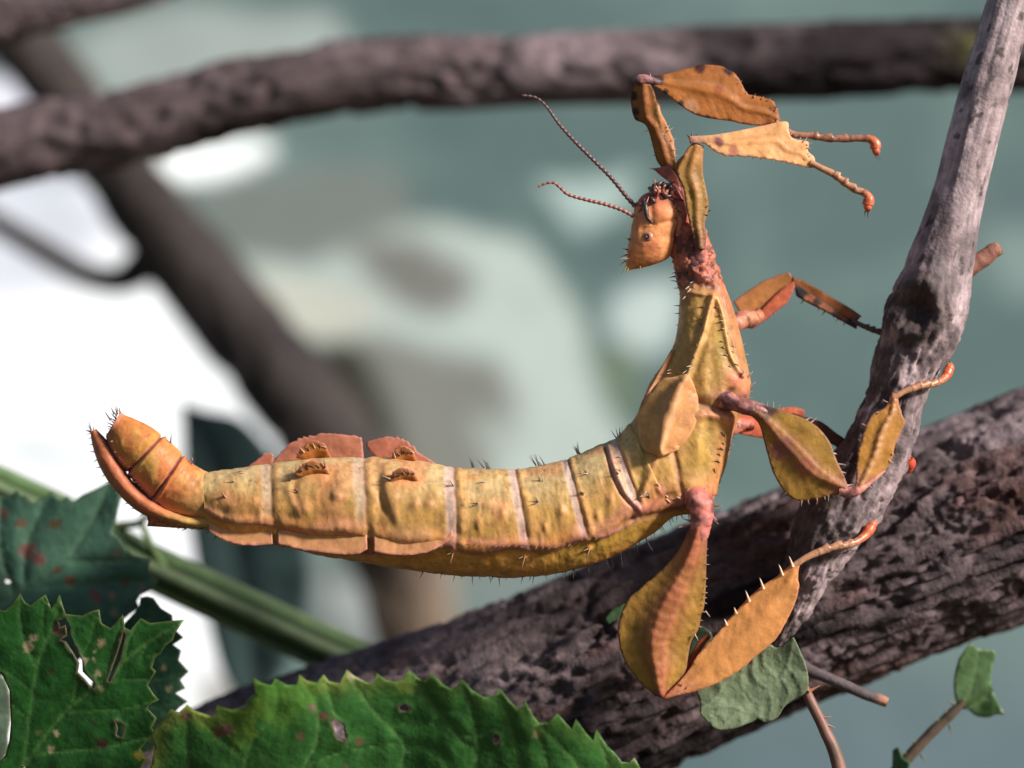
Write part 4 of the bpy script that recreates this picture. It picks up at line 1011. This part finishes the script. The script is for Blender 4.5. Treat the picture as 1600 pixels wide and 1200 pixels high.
# ===== near hind leg
lg = leg_base('leg', [(1078, 768, 36), (1094, 788, 56), (1096, 808, 62), (1092, 830, 60), (1086, 870, 50)], [19, 20, 16, 15, 9], (RPK, BRN), 101)
hfL = [(1078, 822), (1066, 850), (1050, 874), (1022, 902), (984, 935), (970, 962), (966, 990), (972, 1022), (986, 1048), (1006, 1070), (1024, 1086)]
hfR = [(1106, 818), (1104, 860), (1103, 900), (1101, 940), (1096, 962), (1090, 985), (1080, 1002), (1075, 1025), (1072, 1045), (1062, 1062), (1050, 1080), (1042, 1092)]
lobe('femur', hfL, hfR, lg, 64, 52, (.50, .33, .065), ((.44, .17, .08), .40, -.10), (purp * .9, 2.2, .6), tilt=-.04, ridge=15, ridge_w=.42, curl=.10, teethL=9, teethR=0, tooth=1.5, seed=102, basec=((.42, .16, .10), .35), tipc=((.40, .16, .11), .92))
htT = [(1038, 1088), (1060, 1066), (1078, 1044), (1092, 1022), (1112, 1000), (1140, 968), (1166, 938), (1188, 918), (1215, 900), (1232, 886), (1246, 876)]
htB = [(1034, 1094), (1060, 1086), (1086, 1080), (1122, 1066), (1158, 1044), (1186, 1020), (1212, 998), (1230, 968), (1242, 942), (1248, 918), (1246, 900), (1250, 880)]
lobe('tibia', htT, htB, lg, 58, 44, (.76, .43, .125), None, ((.60, .28, .14), 2.6, .6), tilt=-.12, ridge=2, ridge_w=.3, curl=.06, teethL=6, teethR=14, tooth=1.6, seed=104, noise=.10, basec=((.56, .24, .13), .3))
o2 = resample([(1066, 1066), (1064, 1050), (1078, 1020), (1092, 998), (1104, 990), (1096, 1010), (1084, 1036), (1078, 1058)], 4)
lobe('tibia_keel', [(1062, 1068), (1072, 1036), (1090, 1004), (1106, 988)], [(1074, 1066), (1084, 1040), (1098, 1012), (1110, 996)], lg, 42, 34, (.34, .095, .025), edge=(DBR, 2, .5), seed=105, vein=False)
lsp = Bag()
for (x, y) in ((1238, 880), (1222, 893), (1192, 914), (1170, 934), (1150, 954), (1135, 972)):
    spine(lsp, P(x, y + 4, 48), (-.25, -.1, 1), 17 if y < 950 else 10, 4.2, (.64, .33, .15), (.8, .55, .4), .1)
edge_spines(lsp, [(1104, 850), (1104, 900), (1101, 945), (1092, 985)], 12, 5, 62, pl, side=-1, r=1.2)
for (x, y, a) in ((1103, 956, -50), (1086, 992, -60), (1074, 1074, 40), (1060, 1080, 30), (1066, 1070, 70)):
    sp_px(lsp, x, y, a, 11, 1.7, pl, (.8, .6, .5), d=60, out=.3)
for (x, y, a) in ((1112, 806, -40), (1070, 822, 190), (1078, 814, 160)):
    sp_px(lsp, x, y, a, 12, 3, RPK, (.7, .45, .4), d=62, out=.3)
lsp.obj('spines', M_HORN, lg, kind='stuff')
tarsus('tarsus', [(1240, 884, 44), (1262, 870, 42), (1284, 861, 38), (1306, 854, 34), (1330, 850, 24), (1350, 838, 10), (1361, 822, 0)], lg, 6.5, claw=(.2, -1))

# ===== near middle leg
lg = leg_base('leg', [(1124, 622, 38), (1148, 630, 52), (1168, 636, 58), (1190, 644, 55), (1220, 668, 48)], [17, 14, 12, 11, 6], (BRN, (.16, .09, .085)), 111)
mfU = [(1168, 628), (1196, 634), (1224, 642), (1256, 654), (1278, 668), (1296, 690), (1306, 716), (1318, 742), (1326, 762)]
mfD = [(1172, 648), (1186, 662), (1194, 690), (1200, 712), (1208, 738), (1224, 766), (1240, 780), (1262, 782), (1290, 776), (1312, 772), (1326, 770)]
lobe('femur', mfU, mfD, lg, 62, 66, (.46, .31, .06), ((.46, .23, .10), .26, .05), (purp * .6, 2.2, .6), tilt=.10, ridge=6, ridge_w=.28, curl=.07, teethL=0, teethR=0, seed=112, basec=((.20, .12, .075), .28), tipc=((.44, .20, .12), .75), marks=[(1222, 700, 20, (.34, .16, .10)), (1258, 728, 16, (.44, .20, .10)), (1200, 640, 16, (.12, .07, .06))])
mtL = [(1334, 768), (1338, 745), (1340, 715), (1346, 690), (1352, 668), (1364, 648), (1380, 640), (1390, 626), (1394, 613)]
mtR = [(1340, 772), (1362, 754), (1384, 732), (1394, 715), (1398, 696), (1406, 676), (1413, 660), (1408, 646), (1404, 636), (1402, 616)]
lobe('tibia', mtL, mtR, lg, 66, 50, (.52, .30, .055), ((.64, .42, .19), .17, -.05), ((.42, .22, .16), 2.2, .55), tilt=.10, ridge=5, ridge_w=.2, curl=.08, teethL=7, teethR=4, tooth=2.0, seed=113, basec=((.46, .24, .18), .3), tipc=((.62, .30, .13), .75))
lsp = Bag()
edge_spines(lsp, [(1250, 650), (1278, 668), (1296, 690), (1306, 716), (1318, 742), (1326, 762)], 9, 11, (62, 66), (.6, .42, .34), (.62, .44, .36), side=-1, r=2.2, slant=.4)
edge_spines(lsp, [(1224, 766), (1240, 780), (1262, 782), (1290, 776), (1312, 772)], 9, 9, 64, (.5, .3, .2), (.58, .40, .30), side=1, r=2)
edge_spines(lsp, [(1340, 740), (1346, 690), (1356, 662), (1380, 638), (1393, 614)], 7, 8, 58, pl, (.8, .6, .5), side=-1, r=1.6)
edge_spines(lsp, [(1345, 768), (1384, 732), (1400, 690)], 4, 8, 58, pl, (.8, .65, .6), side=1, r=1.6)
edge_spines(lsp, [(1172, 632), (1200, 634), (1228, 641)], 7, 8, 60, (.3, .2, .18), (.55, .4, .35), side=-1, r=1.6)
lsp.obj('spines', M_HORN, lg, kind='stuff')
kv, kf, kc = coxa_bag([(1312, 768, 66), (1324, 769, 68), (1336, 768, 68), (1356, 756, 64), (1384, 734, 58)], [8, 9, 8, 5, 2], ((.50, .22, .15), (.58, .32, .2)), 114)
mobj('knee', kv, kf, M_BODY, lg, cols=kc)
tarsus('tarsus', [(1396, 622, 50), (1412, 612, 46), (1428, 606, 42), (1444, 602, 36), (1462, 599, 24), (1476, 590, 8), (1482, 578, 0)], lg, 6.0, claw=(-.2, -1), base=(.52, .25, .13))

# ===== far middle leg (raised behind the thorax)
lg = leg_base('leg', [(1140, 510, -20), (1158, 500, -42), (1176, 498, -55), (1190, 488, -58)], [16, 14, 12, 8], ((.46, .22, .10), BRN), 121)
lobe('femur', [(1146, 472), (1168, 455), (1192, 440), (1216, 430), (1234, 426)], [(1166, 505), (1186, 486), (1204, 468), (1222, 454), (1242, 444)], lg, -55, -64, (.46, .235, .07), None, ((.30, .14, .10), 2.4, .6), tilt=.25, seed=122)
lobe('femur_keel', [(1168, 512), (1186, 488), (1206, 466), (1226, 448), (1240, 440)], [(1176, 514), (1196, 500), (1216, 484), (1232, 470), (1242, 448)], lg, -52, -60, (.66, .22, .10), None, ((.30, .13, .12), 2.4, .6), tilt=-.2, seed=123)
lobe('tibia', [(1238, 432), (1262, 442), (1296, 462), (1326, 480), (1346, 494)], [(1240, 448), (1262, 460), (1290, 478), (1318, 496), (1338, 502)], lg, -64, -60, (.46, .21, .075), None, (DBR, 2.4, .6), tilt=.2, seed=124, tipc=((.36, .16, .09), .8))
lobe('tibia_keel', [(1240, 442), (1262, 456), (1290, 474), (1316, 492), (1340, 506)], [(1244, 462), (1264, 474), (1292, 488), (1316, 502), (1338, 514)], lg, -58, -54, (.36, .15, .05), None, (DBR, 2.6, .7), tilt=-.25, seed=125, marks=[(1250, 456, 14, (.02, .015, .015)), (1276, 472, 8, (.06, .03, .02)), (1306, 492, 8, (.08, .04, .03)), (1330, 504, 10, (.06, .03, .025))])
lsp = Bag()
edge_spines(lsp, [(1250, 466), (1292, 488), (1330, 510)], 7, 8, -56, DBR, dk, side=1, r=2)
edge_spines(lsp, [(1200, 496), (1220, 482), (1234, 468)], 5, 6, -56, (.3, .15, .12), pl, side=1, r=1.6)
lsp.obj('spines', M_HORN, lg, kind='stuff')
tarsus('tarsus', [(1330, 500, -57), (1346, 508, -54), (1360, 514, -50), (1374, 519, -46), (1386, 523, -42), (1396, 527, -40)], lg, 5.0, red=(.14, .05, .035), base=(.10, .055, .045), claw=(1, .3), bulb=6)

# ===== far hind leg (mostly hidden behind the near middle femur)
lg = leg_base('leg', [(1110, 680, -10), (1136, 668, -34), (1156, 664, -44), (1178, 664, -46)], [18, 15, 12, 8], ((.60, .23, .10), RPK), 131)
lobe('femur', [(1148, 648), (1176, 646), (1206, 640), (1238, 636), (1256, 640)], [(1148, 676), (1176, 682), (1206, 684), (1236, 668), (1258, 648)], lg, -46, -52, (.68, .21, .10), None, ((.40, .14, .10), 2.4, .5), tilt=-.1, seed=132)
lobe('tibia', [(1238, 645), (1260, 652), (1286, 664), (1308, 678), (1328, 692)], [(1242, 654), (1262, 668), (1286, 682), (1304, 696), (1326, 708)], lg, -50, -52, (.15, .055, .03), None, (DBR, 3, .6), tilt=-.2, teethL=3, teethR=4, tooth=3, seed=133)
tarsus('tarsus', [(1316, 694, -58), (1346, 708, -88), (1376, 720, -95), (1396, 728, -80), (1410, 734, -52), (1418, 732, -36), (1420, 726, -28)], lg, 6.5, claw=(.1, -1), bulb=12, red=(.66, .09, .045))

# ===== near foreleg
lg = leg_base('leg', [(1084, 446, -6), (1092, 418, 16), (1095, 392, 29), (1093, 364, 30), (1091, 330, 28)], [12, 13, 9, 7, 5], (RPK, (.30, .13, .10)), 141)
lobe('femur', [(1087, 392), (1080, 360), (1072, 322), (1068, 296), (1058, 268), (1066, 248), (1074, 232), (1084, 222)], [(1102, 390), (1103, 365), (1100, 348), (1106, 322), (1104, 300), (1098, 272), (1098, 250), (1099, 228)], lg, 40, 30, (.44, .30, .07), ((.46, .27, .085), .2, -.2), (purp, 2, .6), tilt=.15, ridge=5, ridge_w=.25, seed=142, basec=((.20, .085, .075), .36), tipc=((.55, .31, .09), .6), teethR=2, tooth=2)
lobe('femur_keel', [(1072, 300), (1060, 274), (1056, 258), (1066, 244), (1080, 232)], [(1080, 290), (1076, 270), (1076, 258), (1080, 246), (1086, 236)], lg, 22, 24, (.62, .36, .11), None, ((.5, .22, .12), 2, .4), tilt=.2, seed=143, teethL=4, tooth=2)
lobe('tibia', [(1076, 213), (1104, 212), (1128, 209), (1156, 204), (1190, 197), (1228, 190), (1232, 204), (1238, 216), (1256, 220), (1264, 224), (1262, 236), (1272, 246), (1273, 256)], [(1078, 224), (1100, 224), (1112, 232), (1132, 242), (1158, 243), (1190, 247), (1220, 252), (1244, 257), (1268, 262), (1272, 260)], lg, 36, 6, (.82, .55, .21), ((.72, .42, .17), .08, .2), ((.76, .56, .40), 2.2, .6), tilt=-.22, ridge=3, ridge_w=.15, seed=144, basec=((.26, .11, .10), .22), teethR=12, tooth=2, noise=.10, marks=[(1122, 222, 9, (.30, .14, .12)), (1146, 236, 10, (.56, .27, .15))])
lsp = Bag()
edge_spines(lsp, [(1228, 190), (1234, 208), (1262, 222), (1262, 236), (1272, 256)], 12, 7, 10, pl, (.62, .45, .34), side=-1, r=1.5)
edge_spines(lsp, [(1112, 232), (1158, 243), (1220, 252), (1262, 260)], 10, 5, 24, pl, (.62, .45, .34), side=1, r=1.4)
edge_spines(lsp, [(1104, 330), (1106, 322), (1103, 350)], 2, 7, 36, DBR, dk, side=1, r=1.6)
for (x, y, a, l) in ((1082, 214, 100, 9), (1078, 216, 130, 8), (1105, 330, 10, 7), (1088, 214, 80, 6)):
    sp_px(lsp, x, y, a, l, 3, DBR, dk, d=32, out=.2)
lsp.obj('spines', M_HORN, lg, kind='stuff')
tarsus('tarsus', [(1266, 254, 10), (1286, 264, 10), (1302, 272, 10), (1318, 284, 10), (1336, 296, 10), (1350, 301, 10), (1357, 309, 10), (1356, 320, 10)], lg, 6.5, claw=(-.5, 1), bulb=8)

# ===== far foreleg
lg = leg_base('leg', [(1084, 400, -10), (1078, 350, -20), (1068, 310, -22), (1058, 285, -20), (1050, 260, -18)], [14, 12, 10, 9, 6], ((.40, .14, .09), BRN), 151)
lobe('femur', [(1050, 290), (1038, 268), (1026, 250), (1020, 228), (1010, 196), (992, 186), (986, 160), (988, 142), (994, 126)], [(1066, 292), (1058, 268), (1054, 244), (1046, 222), (1036, 204), (1030, 182), (1026, 160), (1022, 144), (1016, 132)], lg, -14, -10, (.38, .19, .045), ((.44, .19, .06), .3, -.2), (DBR, 2.6, .55), tilt=-.25, ridge=5, ridge_w=.3, seed=152, basec=((.26, .09, .06), .35), marks=[(988, 150, 9, (.05, .03, .025)), (993, 175, 9, (.06, .035, .03)), (992, 186, 6, DBR), (1027, 176, 6, (.2, .18, .03))])
lobe('femur_keel', [(1052, 262), (1042, 236), (1030, 206), (1022, 172), (1018, 140)], [(1056, 256), (1052, 222), (1046, 204), (1034, 180), (1022, 150)], lg, -22, -16, (.62, .32, .10), None, ((.6, .4, .3), 2, .4), tilt=.2, seed=153, teethR=5, tooth=2.5)
lobe('femur_keel', [(1040, 280), (1032, 274), (1022, 264), (1030, 262)], [(1064, 300), (1062, 286), (1056, 272), (1044, 258)], lg, -6, -4, (.46, .20, .15), None, ((.6, .32, .28), 2, .4), tilt=-.2, seed=155)
lobe('tibia', [(996, 121), (1016, 120), (1044, 115), (1072, 108), (1096, 103), (1126, 104), (1142, 112), (1156, 126), (1160, 136), (1170, 148), (1190, 152), (1206, 157), (1213, 166), (1216, 178), (1219, 188)], [(998, 130), (1016, 132), (1030, 140), (1044, 150), (1062, 164), (1084, 178), (1110, 185), (1140, 189), (1164, 194), (1190, 196), (1214, 193), (1219, 191)], lg, -10, -16, (.47, .205, .045), ((.56, .30, .11), .10, .28), ((.25, .10, .05), 2.0, .5), tilt=-.12, ridge=3, ridge_w=.15, curl=.05, seed=154, basec=((.16, .08, .07), .16), teethL=8, tooth=2.0,
     marks=[(1026, 124, 11, (.06, .035, .03)), (1094, 106, 9, (.09, .03, .02)), (1138, 110, 9, (.05, .025, .02)), (1214, 166, 7, (.09, .025, .02)), (1040, 144, 6, DBR), (1064, 162, 6, DBR), (1086, 178, 5, DBR), (1106, 184, 5, DBR), (1120, 140, 8, (.40, .15, .05)), (1202, 170, 4, (.2, .07, .03)), (1200, 192, 6, (.3, .12, .04)), (1080, 168, 14, (.58, .34, .16))])
lsp = Bag()
edge_spines(lsp, [(1034, 180), (1046, 204), (1052, 222), (1056, 250)], 6, 8, -18, pl, (.62, .45, .34), side=-1, r=1.5)
edge_spines(lsp, [(1156, 126), (1170, 148), (1206, 157), (1216, 178)], 6, 6, -14, (.5, .25, .15), dk, side=-1, r=1.5)
edge_spines(lsp, [(1034, 268), (1022, 240), (1010, 198)], 4, 7, -10, pl, pl, side=-1, r=1.5)
for (x, y, a, l) in ((1000, 122, 110, 7), (1016, 120, 90, 6), (1022, 264, 170, 9)):
    sp_px(lsp, x, y, a, l, 2.4, (.4, .2, .18), pl, d=-8, out=.2)
lsp.obj('spines', M_HORN, lg, kind='stuff')
kv, kf, kc = coxa_bag([(992, 130, -10), (1002, 124, -8), (1018, 126, -9), (1034, 130, -11)], [6, 9, 7, 4], ((.30, .16, .14), (.14, .09, .09)), 156)
mobj('knee', kv, kf, M_BODY, lg, cols=kc)
tarsus('tarsus', [(1212, 190, -16), (1238, 209, -16), (1264, 212, -16), (1290, 216, -16), (1316, 217, -16), (1340, 216, -15), (1358, 217, -14), (1367, 224, -14), (1368, 232, -14)], lg, 6.2, claw=(.1, 1), bulb=8, base=(.46, .20, .12))

# ===== head
def head_col(T, ca, sa, n_, p):
    c = mixc((.66, .32, .105), (.66, .27, .10), smoothstep(-.2, .4, n_))
    c = mixc(c, (.44, .15, .09), smoothstep(2.6, 1.4, T) * .85)
    c = mixc(c, (.16, .07, .055), smoothstep(1.3, .4, T + .5 * n_) * .8)
    c = mixc(c, (.58, .30, .08), smoothstep(5.6, 7, T) * .6)
    return c


hd = loft([((1030, 296), (1052, 292), 12, 4), ((1006, 304), (1062, 300), 20, 4), ((992, 322), (1068, 318), 25, 4), ((988, 342), (1066, 344), 28, 4), ((985, 364), (1056, 366), 29, 4), ((981, 384), (1052, 388), 27, 4), ((979, 402), (1040, 406), 20, 4), ((978, 414), (1006, 418), 9, 4), ((978, 420), (982, 422), 2, 4)], 150, 72, head_col, 'head', M_BODY, ins, .9,
          lambda T, ca, sa, p: .10 * np.exp(-((p[..., 0] - 1040) / 16) ** 2 - ((p[..., 1] - 335) / 15) ** 2) - .10 * np.exp(-((p[..., 1] - 350 + .3 * (p[..., 0] - 1030)) / 4) ** 2) * (p[..., 0] > 1000) - .08 * np.exp(-((p[..., 0] - 1018) / 4) ** 2) * (p[..., 1] < 352), seed=161)
ev, ef, ei = px_tube([(1014, 371, 20), (1013, 370, 27), (1012.5, 369.5, 32), (1012, 369, 35)], [11, 10, 7.5, 2.5], 26, 28)
rr = np.hypot(ev[:, 0] - P(1012, 369, 38).x, ev[:, 2] - P(1012, 369, 38).z) / S
mobj('eye', ev, ef, M_HORN, hd, cols=mixc((.13, .05, .045), (.50, .235, .15), smoothstep(2, 7, rr)))
mb = Bag()
mr_ = random.Random(5)
for k in range(44):
    u = mr_.random(); w = mr_.uniform(-1, 1)
    x = 1002 + 62 * u; y = 322 - 60 * u * (1 - u) * 1.9 - 8 * u + (8 + 9 * u) * w + 10 * u * u + 6
    a = mr_.uniform(-2.6, -.4) if mr_.random() < .6 else mr_.uniform(0, 6.28); l = mr_.uniform(9, 18); d0 = 24 - 10 * abs(u - .4) + mr_.uniform(-3, 5)
    c = mr_.choice(((.06, .04, .04), (.10, .055, .05), (.22, .08, .06), (.36, .11, .07), (.46, .17, .11)))
    if x > 1045: c = mr_.choice(((.46, .12, .07), (.36, .10, .07), (.5, .2, .13), (.16, .06, .05)))
    q = [(x - l * math.cos(a) * .6, y + l * math.sin(a) * .6, d0 - 5), (x, y, d0 + 3), (x + l * math.cos(a + .5) * .7, y - l * math.sin(a + .5) * .7, d0 - 1)]
    r_ = mr_.uniform(1.6, 3.4)
    v, f, i = px_tube(q, [r_ * .8, r_, r_ * .5], 16, 10, lambda L, A, R, q, T: R * .4 * fbm(q * 1500, 3, 7))
    mb.add(v, f, np.array(c) * (1 + .4 * fbm(i['q'] * 1600, 3, 9))[:, None])
for pts, rad, c in (([(1052, 300, 14), (1064, 318, 20), (1068, 338, 20), (1066, 358, 18)], [4, 6, 5, 3], (.46, .11, .07)), ([(1058, 332, 22), (1063, 348, 22), (1058, 368, 18)], [3, 4, 3], (.55, .2, .14)), ([(1006, 312, 24), (1009, 326, 31), (1012, 340, 32), (1019, 348, 30)], [3, 4, 3.4, 2], (.05, .04, .042))):
    v, f, i = px_tube(pts, rad, 26, 12, lambda L, A, R, q, T: R * .3 * fbm(q * 1200, 3, 7)); mb.add(v, f, c)
mb.obj('mouthparts', M_HORN, hd)
for pts, c1, c2, r0 in (([(992, 322, 10), (978, 306, 8), (955, 278, 4), (925, 248, 0), (895, 218, -4), (872, 192, -8), (855, 168, -10), (838, 153, -12), (816, 149, -12)], (.085, .05, .05), (.20, .10, .09), 3.6), ([(990, 338, 20), (972, 328, 24), (945, 319, 28), (915, 312, 30), (888, 304, 32), (876, 294, 32), (866, 286, 32), (855, 286, 32), (840, 292, 32)], (.46, .19, .15), (.24, .10, .09), 3.2)):
    v, f, i = px_tube(pts, np.linspace(r0, r0 * .5, len(pts)), 300, 12, lambda L, A, R, q, T: R * .22 * np.sign(np.sin(L / S / 8. * 2 * np.pi)) * .6)
    mobj('antenna', v, f, M_HORN, hd, cols=mixc(c1, c2, smoothstep(-.2, .3, np.sin(i['L'] / S / 8. * 2 * np.pi) + .4 * fbm(i['q'] * 700, 2, 3))))
hs = Bag()
for (x, y, a, l, c) in ((983, 374, 150, 9, dk), (980, 390, 165, 11, dk), (979, 398, 200, 13, dk), (978, 403, 190, 12, pl), (977, 408, 215, 13, dk), (978, 418, 235, 15, (.3, .24, .08)), (981, 420, 250, 10, (.4, .25, .08)), (984, 398, 160, 10, pl), (982, 394, 170, 9, pl), (1000, 417, 270, 6, (.5, .25, .1)), (1006, 378, 200, 8, pl), (992, 352, 170, 7, pl), (984, 404, 185, 10, pl), (1050, 372, 10, 7, dk)):
    sp_px(hs, x, y, a, l, 2.0, c, c if c is pl else dkt, d=16, out=.35)
hs.obj('head_spines', M_HORN, hd, kind='stuff')
cl = leg_base('neck_collar', [(1052, 350, 0), (1066, 366, 4), (1078, 384, 4), (1086, 406, 4), (1088, 430, 0)], [20, 22, 25, 28, 27], ((.44, .13, .065), (.13, .055, .045)), 171)

# ===== small wing case on the side
lobe('wing', [(1072, 586), (1052, 590), (1034, 594), (1016, 614), (1004, 634), (998, 650), (1000, 680), (1004, 700), (1018, 708), (1034, 712)], [(1076, 588), (1086, 606), (1090, 630), (1088, 652), (1082, 672), (1070, 690), (1056, 704), (1042, 710), (1036, 712)], ins, 66, 74, (.50, .275, .09), None, ((.60, .36, .15), 3, .7), tilt=-.05, ridge=16, ridge_w=.30, curl=.35, seed=181, stripe2=((.64, .41, .19), .10, -.12), thick=4, grad=(.46, .29, .085), mat=M_BODY, noise=.14)
lobe('wing', [(1050, 545), (1036, 570), (1022, 596), (1004, 626), (996, 652)], [(1060, 560), (1050, 580), (1042, 600), (1030, 625), (1010, 655)], ins, 20, 40, (.50, .27, .09), None, ((.56, .30, .16), 3, .6), tilt=.5, seed=183, thick=3, mat=M_BODY)

# ===== overhanging side plates of the abdomen
for k, (u_, l_) in enumerate((([(328, 800), (370, 806), (424, 810)], [(326, 830), (346, 842), (366, 849), (398, 852), (426, 850)]), ([(434, 806), (500, 806), (572, 814)], [(434, 850), (470, 858), (520, 865), (556, 865), (574, 858)]), ([(584, 812), (650, 816), (704, 818)], [(584, 862), (620, 867), (660, 864), (690, 852), (708, 836)]))):
    b0, b1 = [body_d((u_[j][0] + l_[j][0]) / 2, (u_[j][1] + l_[j][1]) / 2) for j in (0, -1)]
    lobe('side_plate', u_, l_, ins, b0 - 1.5, b1 - 1.5, ((.50, .27, .10) if k < 3 else (.46, .29, .085)), None, ((.52, .23, .16), 3.2, .75), tilt=-.32, curl=-.05, seed=200 + k, thick=2.0, vein=False, mat=M_BODY, grad=(.47, .33, .10), teethR=9 if k < 3 else 5, tooth=1.6)
# ===== leaf-like crests on the back
cr = dict(parent=ins, mat=M_LOBE, vein=False, thick=2.4)
lobe('crest', [(384, 732), (398, 722), (412, 712), (424, 708)], [(424, 732), (426, 726), (427, 718), (427, 710)], dbase=-18, dtip=-20, base=(.50, .21, .115), edge=((.56, .28, .2), 2, .5), teethL=6, tooth=3.5, seed=191, **cr)
lobe('crest', [(424, 724), (440, 706), (462, 690), (490, 682), (512, 678), (540, 680), (562, 684), (566, 690)], [(500, 726), (540, 724), (566, 722), (567, 700), (567, 694)], dbase=-22, dtip=-24, base=(.50, .235, .13), edge=((.56, .28, .22), 2, .5), teethL=13, tooth=4.5, seed=192, **cr)
lobe('crest', [(592, 724), (582, 708), (572, 694), (590, 686), (612, 684), (636, 692), (652, 706)], [(620, 726), (650, 726), (680, 726), (672, 718), (662, 712)], dbase=-20, dtip=-24, base=(.50, .22, .125), edge=((.56, .28, .22), 2, .5), teethL=11, tooth=4.5, seed=193, **cr)
cs = Bag()
for (cx, cy, w, h, d0) in ((490, 702, 27, 13, 12), (630, 710, 22, 13, 12), (488, 732, 28, 11, None), (630, 742, 24, 10, None)):
    d0 = body_d(cx, cy + h * .5) if d0 is None else d0
    lobe('tubercle', [(cx - w, cy + h), (cx - w * .7, cy), (cx - w * .15, cy - h), (cx + w * .45, cy - h * .7), (cx + w * .8, cy)], [(cx - w * .6, cy + h * 1.2), (cx, cy + h * 1.35), (cx + w * .6, cy + h * 1.3), (cx + w * .95, cy + h * 1.25), (cx + w, cy + h * .9)], ins, d0 + 1, d0 + 1, (.56, .26, .06), None, ((.58, .25, .16), 2.2, .7), tilt=.55, ridge=5, ridge_w=.5, teethL=6, tooth=3, seed=int(cx), thick=2, vein=False, spacing=2.6)
    for k in range(6):
        u = k / 5
        sp_px(cs, cx - w * .9 + u * w * 1.6, cy + (h * .6 - u * h * 1.4 if u < .6 else -h * .2), random.uniform(85, 160), random.uniform(9, 15), 1.8, *random.choice(((dk, dkt), (dk, dkt), (pl, pl))), d=d0 + 8, out=.3)
cs.obj('crest_spines', M_HORN, ins, kind='stuff')
lobe('crest', [(230, 822), (232, 812), (226, 800), (222, 796)], [(292, 826), (280, 816), (262, 806), (240, 796)], ins, 18, 20, (.56, .21, .07), None, (DBR, 2, .5), seed=194, vein=False, teethL=3, tooth=2)
fl = Bag()
for k in range(9):
    sp_px(fl, 226 + k * 8, 801 + k * 3.1 if k > 2 else 800 + k * 8, 235 + random.uniform(-25, 25), 8, 2, (.2, .1, .07), dk, d=20, out=.1)
fl.obj('crest_spines', M_HORN, ins, kind='stuff')
